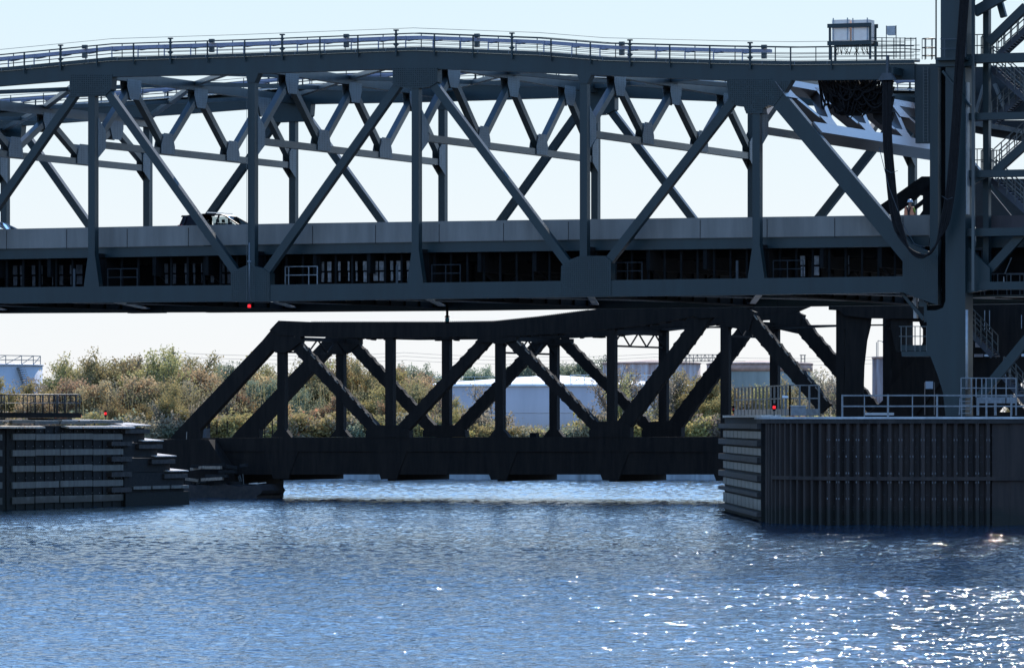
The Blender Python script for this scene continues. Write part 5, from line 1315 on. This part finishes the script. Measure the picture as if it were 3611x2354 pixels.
# ================================================================== far bank: tanks
def ring_rail(T, c, z, r, a0, a1, h, m, step=2.2, tk=.06, X=False):
    mb = MB(); n = max(4, int(abs(a1 - a0) * r / step))
    P_ = [(c[0] + r * math.cos(a0 + (a1 - a0) * i / n), c[1] + r * math.sin(a0 + (a1 - a0) * i / n)) for i in range(n + 1)]
    for (x, y) in P_: mb.beam((x, y, z), (x, y, z + h), tk, tk)
    for (x, y), (x2, y2) in zip(P_, P_[1:]):
        for q in (h, h * .5): mb.beam((x, y, z + q), (x2, y2, z + q), tk, tk)
        if X: mb.beam((x, y, z), (x2, y2, z + h), tk * .7, tk * .7)
    mb.build('railing', m, T)
def tank(label, x0, x1, ytop, Y, wall, roof, ypeak, name='storage_tank'):
    cxp = (x0 + x1) / 2; rad = (x1 - x0) / 2 / F * Y; c = at(cxp, HOR, Y + rad * .0); c = Vector((c.x, Y + rad, 0)); c.x = (cxp - CX) / F * c.y; rad = (x1 - x0) / 2 / F * c.y
    h = CZ - (ytop - HOR) * Y / F; hp = CZ - (ypeak - HOR) * c.y / F
    T = thing(name, label, 'tank', (c.x, c.y, 1.1))
    MB().lathe((c.x, c.y, 0), [(rad, 1.0), (rad, h * .5), (rad, h)], 72).build('wall', M[wall], T)
    MB().lathe((c.x, c.y, 0), [(rad + .12, h - .02), (rad + .12, h + .12), (rad * .95, h + .15 + (hp - h) * .12), (rad * .5, h + (hp - h) * .6), (.5, hp)], 72).build('roof', M[roof], T)
    ri = MB()
    for q in (.33, .66): ri.lathe((c.x, c.y, 0), [(rad + .03, h * q), (rad + .03, h * q + .08)], 72)
    ri.build('shell_seam', M[wall], T)
    return T, c, rad, h
T, c, rad, h = tank('wide white storage tank with railed roof behind the old bridge', 1445, 2450, 1361, 600, 'tank_w', 'roof_w', 1322)
ring_rail(T, c, h + .2, rad * .97, -1.45, -.45, 1.1, M['rail_w'], 1.6, .07, True); ring_rail(T, c, h + .2, rad * .97, -2.6, -1.5, .9, M['rail_w'], 3.5, .04)
T, c, rad, h = tank('pale blue-white storage tank with stair and railing at the left edge behind trees', -560, 149, 1286, 560, 'tank_l', 'tank_l', 1275)
ring_rail(T, c, h + .1, rad * 1.0, -1.9, -.12, .95, M['galv'], 2.4, .08, True)
st = MB()
for i in range(16):
    a = -.62 + .012 * i; z = h - .25 - i * .24; st.beam((c.x + rad * math.cos(a), c.y + rad * math.sin(a), z), (c.x + (rad + .8) * math.cos(a), c.y + (rad + .8) * math.sin(a), z), .5, .07)
st.build('stair', M['galv'], T)
T, c, rad, h = tank('rust-stained grey tank with red-brown roof, left of the two rusty tanks', 2126, 2470, 1281, 660, 'tank_r', 'tank_roof_r', 1268)
wk = MB()
for y0 in (1246, 1262, 1273):
    wk.beam(at(2405, y0 + (4 if y0 < 1250 else 0), 662), at(2545, y0 + (4 if y0 < 1250 else 0), 662), .09, .09)
for i in range(11):
    x = 2405 + i * 13.5; wk.beam(at(x, 1249, 662), at(x, 1274, 662), .07, .07)
    if i < 10: wk.beam(at(x, 1274 if i % 2 else 1249, 662), at(x + 13.5, 1249 if i % 2 else 1274, 662), .05, .05)
for x in (2420, 2432, 2445): wk.beam(at(x, 1256, 661), at(x, 1285, 661), .07, .07)
wk.build('roof_walkway', M['galv_dark2'] if 'galv_dark2' in M else M['galv_dim'], T)
wk = MB()
for x in (2129, 2137): wk.beam(at(x, 1252, 662), at(x, 1282, 662), .07, .07)
for y0 in (1253, 1262, 1271): wk.beam(at(2128, y0, 662), at(2140, y0, 662), .06, .06)
wk.build('roof_ladder', M['galv_dim'], T)
T, c, rad, h = tank('plain grey-green tank with rusty rim, right of the two rusty tanks', 2494, 2864, 1283, 560, 'tank_g', 'tank_roof_r', 1270)
rm = MB(); rm.lathe((c.x, c.y, 0), [(rad + .05, h - .75), (rad + .06, h - .02)], 72); rm.build('rim_band', M['rim_rust'] if 'rim_rust' in M else M['tank_roof_r'], T)
# silo
c = at(3130, HOR, 545); c.y = 548; rad = 2.0; h = CZ - (1258 - HOR) * 546 / F
c.x = (3143 - CX) / F * 548
T = thing('silo', 'patchy pink-grey concrete silo standing between the old tower legs', 'silo', (c.x, c.y, 1.1))
MB().lathe((c.x, c.y, 0), [(rad, 1), (rad, h * .5), (rad, h)], 40).build('wall', M['silo'], T); MB().lathe((c.x, c.y, 0), [(rad + .06, h - .15), (rad + .06, h + .05)], 40).build('rim', M['tank_roof_r'], T)
lp = MB(); b0 = at(3091, 1258, 546); lp.beam(b0, at(3091, 1206, 546), .07, .07); lp.beam(at(3096, 1258, 546), at(3096, 1200, 546), .07, .07); lp.beam(at(3096, 1200, 546), at(3112, 1204, 546), .06, .06); lp.beam(at(3112, 1203, 546), at(3116, 1208, 546), .14, .14)
lp.build('lamp_bracket', M['galv'], T)

# utility poles and lines
def upole(x, ytop, ybot_z, Y, label):
    b = at(x, HOR, Y); T = thing('utility_pole', label, 'pole', (b.x, b.y, 1.1)); zt = CZ - (ytop - HOR) * Y / F
    MB().tube([(b.x, b.y, 1.1), (b.x, b.y, zt)], .14, 8, .09).build('pole', M['bark'], T)
    return T, b, zt
T, b, zt = upole(610, 1228, 0, 520, 'slim wooden pole with crossarm rising out of the trees left of the old bridge')
m = MB(); z1 = CZ - (1263 - HOR) * 520 / F; m.beam((b.x - 1.2, b.y, z1), (b.x + .6, b.y, z1), .12, .12); m.beam((b.x - .6, b.y, z1 - .75), (b.x + .5, b.y, z1 - .85), .08, .08)
m.tube([(b.x - .22, b.y, z1), (b.x - .24, b.y, z1 + .35), (b.x - .1, b.y, z1 + .6), (b.x, b.y, z1 + .75), (b.x + .1, b.y, z1 + .6), (b.x + .24, b.y, z1 + .35), (b.x + .22, b.y, z1)], .025, 5)
m.build('crossarm', M['bark'], T)
T = thing('utility_pole', 'twin-post pole frame above the grey-green tank at right', 'pole', at(2831, HOR, 640))
m = MB()
for x in (2825, 2838): m.beam(at(x, 1250, 640), Vector((at(x, 1250, 640).x, 640, 1.1)), .12, .12)
m.build('pole', M['bark'], T); m = MB(); m.beam(at(2820, 1252, 640), at(2842, 1252, 640), .1, .1); m.beam(at(2824, 1264, 640), at(2840, 1264, 640), .1, .1); m.build('crossarm', M['bark'], T)
for i, (y0, y1) in enumerate(((1238, 1252), (1252, 1262), (1266, 1275))):
    m = MB(); pts = []
    for k in range(25):
        u = k / 24; x = 540 + (3200 - 540) * u; y = y0 + (y1 - y0) * u + 14 * (4 * ((u * 3) % 1) * (1 - (u * 3) % 1)); pts.append(at(x, y, 640))
    m.tube(pts, .018, 4); solo(m, 'power_line', M['wire'], tuple(pts[12]), ['thin power line high across the far sky, topmost of three', 'thin power line across the far sky, middle one of three', 'thin power line across the far sky, lowest of three'][i], 'wire', 'power lines beyond the bank')

# ================================================================== vegetation on the far bank
def make_tree(seed, H, spread, leafm, dens, leaf=.24, bare=.0, bush=False):
    r = random.Random(seed); root = bpy.data.objects.new('proto', None); tips = []
    wood = MB()
    def grow(p, d, ln, rad, lvl):
        n = 3; pts = [Vector(p)]; dd = Vector(d)
        for i in range(n):
            dd = (dd + Vector((r.uniform(-.22, .22), r.uniform(-.22, .22), r.uniform(-.05, .16)))).normalized(); pts.append(pts[-1] + dd * ln / n)
        wood.tube(pts, rad, 5 if lvl < 2 else 4, rad * .55, False)
        if lvl >= 2: tips.extend(pts[1:])
        if lvl == 1: tips.extend(pts[2:])
        if lvl < 3:
            for i in range(5 if lvl == 0 else 4):
                q = pts[r.choice((1, 2, 3)) if lvl else r.choice((1, 2, 2, 3, 3))].lerp(pts[2], r.random() * .5)
                a = r.uniform(0, 6.283); el = r.uniform(.25, 1.1)
                nd = Vector((math.cos(a) * math.cos(el), math.sin(a) * math.cos(el), math.sin(el))) * .9 + dd * .35
                nd.x *= spread; nd.y *= spread
                grow(q, nd.normalized(), ln * r.uniform(.48, .72), rad * .5, lvl + 1)
    stems = 1 if not bush else 5
    for i in range(stems):
        d = Vector((r.uniform(-.12, .12), r.uniform(-.12, .12), 1)) if not bush else Vector((r.uniform(-.7, .7), r.uniform(-.7, .7), 1)).normalized()
        grow((r.uniform(-.3, .3) * bush, r.uniform(-.3, .3) * bush, 0), d, H * (.52 if not bush else .48), (.028 if not bush else .014) * H, 0 if not bush else 1)
    zmax = max(t.z for t in tips); leaves = MB(); vs = []; fs = []
    for k in range(dens):
        t = r.choice(tips)
        if r.random() < bare: continue
        for q in range(3):
            s_ = .020 * H + .10; c = t + Vector((r.gauss(0, s_), r.gauss(0, s_), r.gauss(0, s_ * .8)))
            if c.z < .15: continue
            a = Vector((r.gauss(0, 1), r.gauss(0, 1), r.gauss(0, 1))).normalized(); b = a.cross(Vector((r.gauss(0, 1), r.gauss(0, 1), r.gauss(0, 1)))).normalized()
            l = leaf * r.uniform(.55, 1.25); o = len(vs); vs += [c - a * l / 2, c + b * l * .32, c + a * l / 2, c - b * l * .32]; fs.append((o, o + 1, o + 2, o + 3))
    leaves.poly(vs, fs)
    tr = wood.build('trunk' if not bush else 'stem', M['bark'], None, False); cr = leaves.build('crown', M[leafm], None, False)
    tr.parent = root; cr.parent = root
    sc.collection.objects.link(root)
    return root, [tr, cr], zmax
KINDS = {
 'olive': ('leaf_olive', 9, 1.0, 4200, 0, False), 'yellow': ('leaf_yellow', 8, 1.05, 4400, 0, False), 'rust': ('leaf_rust', 7, 1.1, 4200, .1, False),
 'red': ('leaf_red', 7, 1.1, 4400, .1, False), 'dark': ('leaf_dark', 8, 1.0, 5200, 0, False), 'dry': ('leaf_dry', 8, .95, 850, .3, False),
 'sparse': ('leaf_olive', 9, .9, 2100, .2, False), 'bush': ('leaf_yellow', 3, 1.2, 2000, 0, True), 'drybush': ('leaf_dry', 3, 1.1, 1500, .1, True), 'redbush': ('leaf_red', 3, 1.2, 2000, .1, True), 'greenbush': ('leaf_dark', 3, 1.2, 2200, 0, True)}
PROTO = {}
for i, (k, (lm, H, sp, dn, br_, bs_)) in enumerate(KINDS.items()):
    PROTO[k] = [make_tree(100 + i * 7 + j, H, sp, lm, dn, (.19 if not bs_ else .17), br_, bs_) for j in range(2 if not bs_ else 2)]
USED = set()
DESC = {'olive': 'olive-green tree', 'yellow': 'yellow-green tree', 'rust': 'rust-brown autumn tree', 'red': 'mottled red and green tree', 'dark': 'dense dark green tree', 'dry': 'thin grey-brown half-bare tree',
        'sparse': 'thin-leaved olive tree with sky showing through', 'bush': 'yellow-green bush', 'drybush': 'dry grey-brown bush', 'redbush': 'reddish bush', 'greenbush': 'low dark green bush'}
def plant(kind, x, ytop, Y, where, grp=None, wpx=None):
    j = random.randrange(2); root, ch, zm = PROTO[kind][j]; p = at(x, HOR, Y); h = CZ - (ytop - HOR) * Y / F - 1.1
    sc_ = h / (zm + .25)
    key = (kind, j)
    if key in USED:
        o = root.copy(); sc.collection.objects.link(o)
        for c in ch: d = c.copy(); sc.collection.objects.link(d); d.parent = o
    else: o = root; USED.add(key)
    sx = sc_ if wpx is None else max(.5 * sc_, min(2 * sc_, wpx / F * Y / (2 * .42 * (zm + .5)) ))
    o.name = 'bush' if 'bush' in kind else 'tree'; o.location = (p.x, p.y, 1.1); o.rotation_euler = (0, 0, random.uniform(0, 6.28)); o.scale = (sx, sx, sc_)
    tag(o, DESC[kind] + ' ' + where, 'bush' if 'bush' in kind else 'tree', grp or ('bushes along the far bank' if 'bush' in kind else 'trees along the far bank'))
TL = [
 # left group, seen over the fender
 ('yellow', -5, 1330, 468, 'at the very left edge above the walkway railing'), ('rust', 40, 1385, 472, 'low in front of the left tank'), ('dry', 62, 1320, 480, 'before the pale tank at the left edge'),
 ('yellow', 105, 1345, 470, 'in front of the right side of the pale left tank'), ('rust', 130, 1390, 466, 'right above the walkway railing at left'), ('yellow', 165, 1330, 474, 'just right of the pale left tank'),
 ('olive', 200, 1243, 490, 'standing tall, first right of the pale left tank'), ('olive', 235, 1262, 498, 'tucked behind the tall tree right of the left tank'), ('olive', 305, 1226, 488, 'tallest of the left group with a pointed crown'),
 ('sparse', 345, 1262, 496, 'right of the pointed tree'), ('sparse', 400, 1246, 492, 'over the red lamp on the left fender'), ('sparse', 470, 1258, 494, 'left of the crossarm pole'),
 ('sparse', 545, 1216, 486, 'tall beside the crossarm pole'), ('olive', 590, 1258, 488, 'wrapped around the crossarm pole'), ('sparse', 640, 1240, 496, 'right of the crossarm pole'),
 ('rust', 265, 1330, 470, 'below the pointed tree'), ('rust', 350, 1340, 468, 'in the thicket above the left fender'), ('dry', 430, 1330, 470, 'in the thicket above the red lamp'), ('yellow', 420, 1400, 462, 'low beside the red lamp on the left fender'),
 ('rust', 500, 1320, 472, 'in the middle of the left thicket'), ('olive', 560, 1320, 470, 'low under the crossarm pole'), ('yellow', 590, 1350, 464, 'bright and low under the crossarm pole'), ('rust', 680, 1288, 492, 'with russet crown left of the old bridge end post'),
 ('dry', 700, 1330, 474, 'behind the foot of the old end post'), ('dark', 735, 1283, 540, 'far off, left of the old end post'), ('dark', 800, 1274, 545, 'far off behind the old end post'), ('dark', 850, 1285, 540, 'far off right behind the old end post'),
 ('dry', 790, 1340, 472, 'in the grey brush behind the old end post'), ('rust', 850, 1340, 480, 'in brown brush under the old end post'), ('yellow', 480, 1420, 462, 'low behind the left fender nose'), ('yellow', 640, 1410, 462, 'low behind the two thin poles'), ('dry', 560, 1400, 463, 'low behind the fender nose'),
 ('dry', 740, 1400, 464, 'low left of the old end post foot'), ('rust', 905, 1300, 476, 'under the old end post apex'), ('olive', 945, 1248, 488, 'left of the first old bridge post'), ('dry', 1010, 1262, 484, 'right of the first old bridge post'), ('dry', 1060, 1225, 490, 'bare-topped below the old top chord'),
 ('olive', 1095, 1262, 478, 'between the first two old bridge posts'), ('dark', 1060, 1330, 472, 'dark and low between the first two old posts'), ('olive', 1160, 1245, 482, 'left of the second old bridge post'), ('red', 1030, 1400, 466, 'low with red leaves between the first two old posts'),
 ('red', 1110, 1390, 466, 'low with a red patch left of the second old post'), ('yellow', 1235, 1238, 484, 'right of the second old bridge post'), ('olive', 1285, 1228, 488, 'tallest under the middle of the old top chord'), ('olive', 1330, 1262, 480, 'left of the third old bridge post'),
 ('yellow', 1290, 1330, 468, 'broad and low left of the third old post'), ('red', 1330, 1410, 464, 'low with red leaves beside the third old post'), ('yellow', 1395, 1292, 484, 'right of the third old bridge post'), ('olive', 1440, 1318, 478, 'left of the white tank rim'),
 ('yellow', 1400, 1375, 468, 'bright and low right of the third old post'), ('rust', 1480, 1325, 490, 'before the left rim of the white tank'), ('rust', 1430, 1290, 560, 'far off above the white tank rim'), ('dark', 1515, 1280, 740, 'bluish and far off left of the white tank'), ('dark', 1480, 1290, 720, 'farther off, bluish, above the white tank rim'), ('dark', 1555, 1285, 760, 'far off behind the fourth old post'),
 ('dry', 1520, 1360, 474, 'before the left end of the white tank'), ('yellow', 1600, 1400, 466, 'beside the fourth old bridge post'), ('dry', 1650, 1350, 472, 'before the white tank right of the fourth post'), ('drybush', 1700, 1430, 464, 'before the white tank left of the fifth post'), ('yellow', 1560, 1440, 462, 'low behind the fourth old post'),
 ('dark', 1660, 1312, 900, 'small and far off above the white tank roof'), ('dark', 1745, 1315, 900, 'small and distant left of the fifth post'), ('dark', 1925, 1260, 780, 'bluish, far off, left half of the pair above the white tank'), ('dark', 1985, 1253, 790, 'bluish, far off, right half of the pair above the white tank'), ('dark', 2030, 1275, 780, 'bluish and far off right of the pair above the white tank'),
 ('dry', 2150, 1290, 476, 'bare before the left rusty tank'), ('dry', 2195, 1275, 478, 'bare and tall before the rust-stained tank'), ('sparse', 2240, 1310, 474, 'before the rust-stained tank, right of the bare one'), 
 ('dry', 2300, 1330, 470, 'between the old posts before the rusty tank'), ('dry', 2360, 1300, 474, 'before the right edge of the rusty tank'), ('sparse', 2410, 1300, 472, 'airy right of the rusty tank'), ('yellow', 2455, 1300, 468, 'gold, below the roof walkway of the rusty tank'),
 ('yellow', 2490, 1370, 464, 'gold and low left of the big old post'), ('yellow', 2535, 1390, 463, 'gold, just left of the big old post'), ('olive', 2600, 1335, 470, 'before the grey-green tank, left part'), ('sparse', 2660, 1345, 472, 'before the grey-green tank, middle'), ('sparse', 2720, 1355, 470, 'before the grey-green tank, right part'), ('olive', 2790, 1325, 474, 'before the right edge of the grey-green tank'),
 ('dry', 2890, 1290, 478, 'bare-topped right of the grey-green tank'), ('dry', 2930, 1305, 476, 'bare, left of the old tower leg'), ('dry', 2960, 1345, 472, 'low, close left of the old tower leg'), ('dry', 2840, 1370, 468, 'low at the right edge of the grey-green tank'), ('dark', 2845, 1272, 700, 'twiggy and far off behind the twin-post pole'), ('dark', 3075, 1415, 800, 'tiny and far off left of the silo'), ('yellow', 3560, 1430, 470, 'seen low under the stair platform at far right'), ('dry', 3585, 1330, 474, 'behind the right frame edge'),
]
for a in TL: plant(a[0], a[1], a[2], a[3], a[4])
rb = random.Random(9)
SIDE = [(0, 'above the walkway deck at left'), (330, 'behind the left fender'), (560, 'behind the two thin poles'), (720, 'left of the first old post'), (990, 'between the first and second old post'), (1200, 'between the second and third old post'), (1370, 'between the third and fourth old post'), (1570, 'between the fourth and fifth old post'), (1760, 'before the white tank wall'), (1950, 'before the white tank right of its middle'), (2150, 'between the sixth and seventh old post'), (2340, 'left of the big old post'), (2560, 'behind the pier railing'), (2750, 'behind the pier railing near the old tower leg')]
def side(x):
    w = SIDE[0][1]
    for a, b in SIDE:
        if x >= a: w = b
    return w
x = -20
while x < 3000:
    tank_zone = 1600 < x < 2110
    k = rb.choice(('bush', 'drybush', 'redbush', 'bush', 'greenbush', 'drybush')) if not tank_zone else rb.choice(('drybush', 'greenbush', 'bush'))
    y = rb.uniform(1440, 1475) if not tank_zone else rb.uniform(1478, 1512)
    plant(k, x, y, rb.uniform(459.5, 463), 'at the waterline ' + side(x)); x += rb.uniform(26, 40)
# dense tangle behind them, too mixed to count
def thicket():
    r = random.Random(77); vs = []; fs = []
    def top(x):
        T_ = [(-60, 1400), (140, 1400), (200, 1385), (600, 1375), (700, 1355), (900, 1365), (1300, 1365), (1400, 1375), (1520, 1365), (1570, 1460), (1620, 1490), (2090, 1515), (2120, 1490), (2200, 1465), (2480, 1430), (2560, 1420), (2620, 1380), (2800, 1370), (2980, 1400)]
        for (a, ya), (b, yb) in zip(T_, T_[1:]):
            if a <= x <= b: return ya + (yb - ya) * (x - a) / (b - a)
        return 1420
    for k in range(42000):
        x = r.uniform(-60, 2980); Y = r.uniform(464, 484); yt = top(x) + 14 * math.sin(x * .021) + 9 * math.sin(x * .067 + Y) + r.uniform(-6, 14)
        zt = CZ - (yt - HOR) * Y / F
        z = 1.1 + (zt - 1.1) * (1 - r.random() ** 1.3)
        c = Vector(((x - CX) / F * Y, Y, z)); a = Vector((r.gauss(0, 1), r.gauss(0, 1), r.gauss(0, 1))).normalized(); b = a.cross(Vector((r.gauss(0, 1), r.gauss(0, 1), r.gauss(0, 1)))).normalized()
        l = .22 * r.uniform(.5, 1.2); o = len(vs); vs += [c - a * l / 2, c + b * l * .3, c + a * l / 2, c - b * l * .3]; fs.append((o, o + 1, o + 2, o + 3))
    for k in range(260):
        x = r.uniform(-60, 2980); Y = r.uniform(462, 480); zt = CZ - (top(x) - 12 - HOR) * Y / F; X = (x - CX) / F * Y; d = r.uniform(-.8, .8)
        o = len(vs); w = .025; zb = 1.1; vs += [(X - w, Y, zb), (X + w, Y, zb), (X + d + w * .5, Y + d * .3, zt), (X + d - w * .5, Y + d * .3, zt)]; fs.append((o, o + 1, o + 2, o + 3))
    m = MB(); m.poly(vs, fs); o = m.build('undergrowth', M['leaf_mix'], None, False); tag(o, 'mixed olive and russet undergrowth filling the far bank', 'undergrowth', kind='stuff')
M['leaf_mix'] = leafmat('mixed_undergrowth', [(0.264, 0.231, 0.085), (0.330, 0.231, 0.111), (0.242, 0.189, 0.111), (0.396, 0.315, 0.102), (0.308, 0.200, 0.102), (0.198, 0.189, 0.076), (0.330, 0.263, 0.145)], .35)
thicket()

# ------------------------------------------------------------------ haze
hm = bpy.data.materials.new('thin_haze'); hm.use_nodes = True; n = hm.node_tree
n.nodes.remove(n.nodes['Principled BSDF']); pv = n.nodes.new('ShaderNodeVolumePrincipled')
pv.inputs['Color'].default_value = (.80, .88, 1, 1); pv.inputs['Density'].default_value = .00004; pv.inputs['Anisotropy'].default_value = .45
n.links.new(pv.outputs[0], n.nodes['Material Output'].inputs['Volume'])
if HAZE:
    b = MB(); b.box(-1300, 1300, -120, 1600, -2.5, 75); h = b.build('haze', hm); tag(h, kind='stuff')
    g_ = bpy.data.objects['ground']

for pl_ in PROTO.values():      # drop prototypes that were never planted
    for root, ch, zm in pl_:
        if 'label' not in root:
            for c in ch: bpy.data.objects.remove(c)
            bpy.data.objects.remove(root)
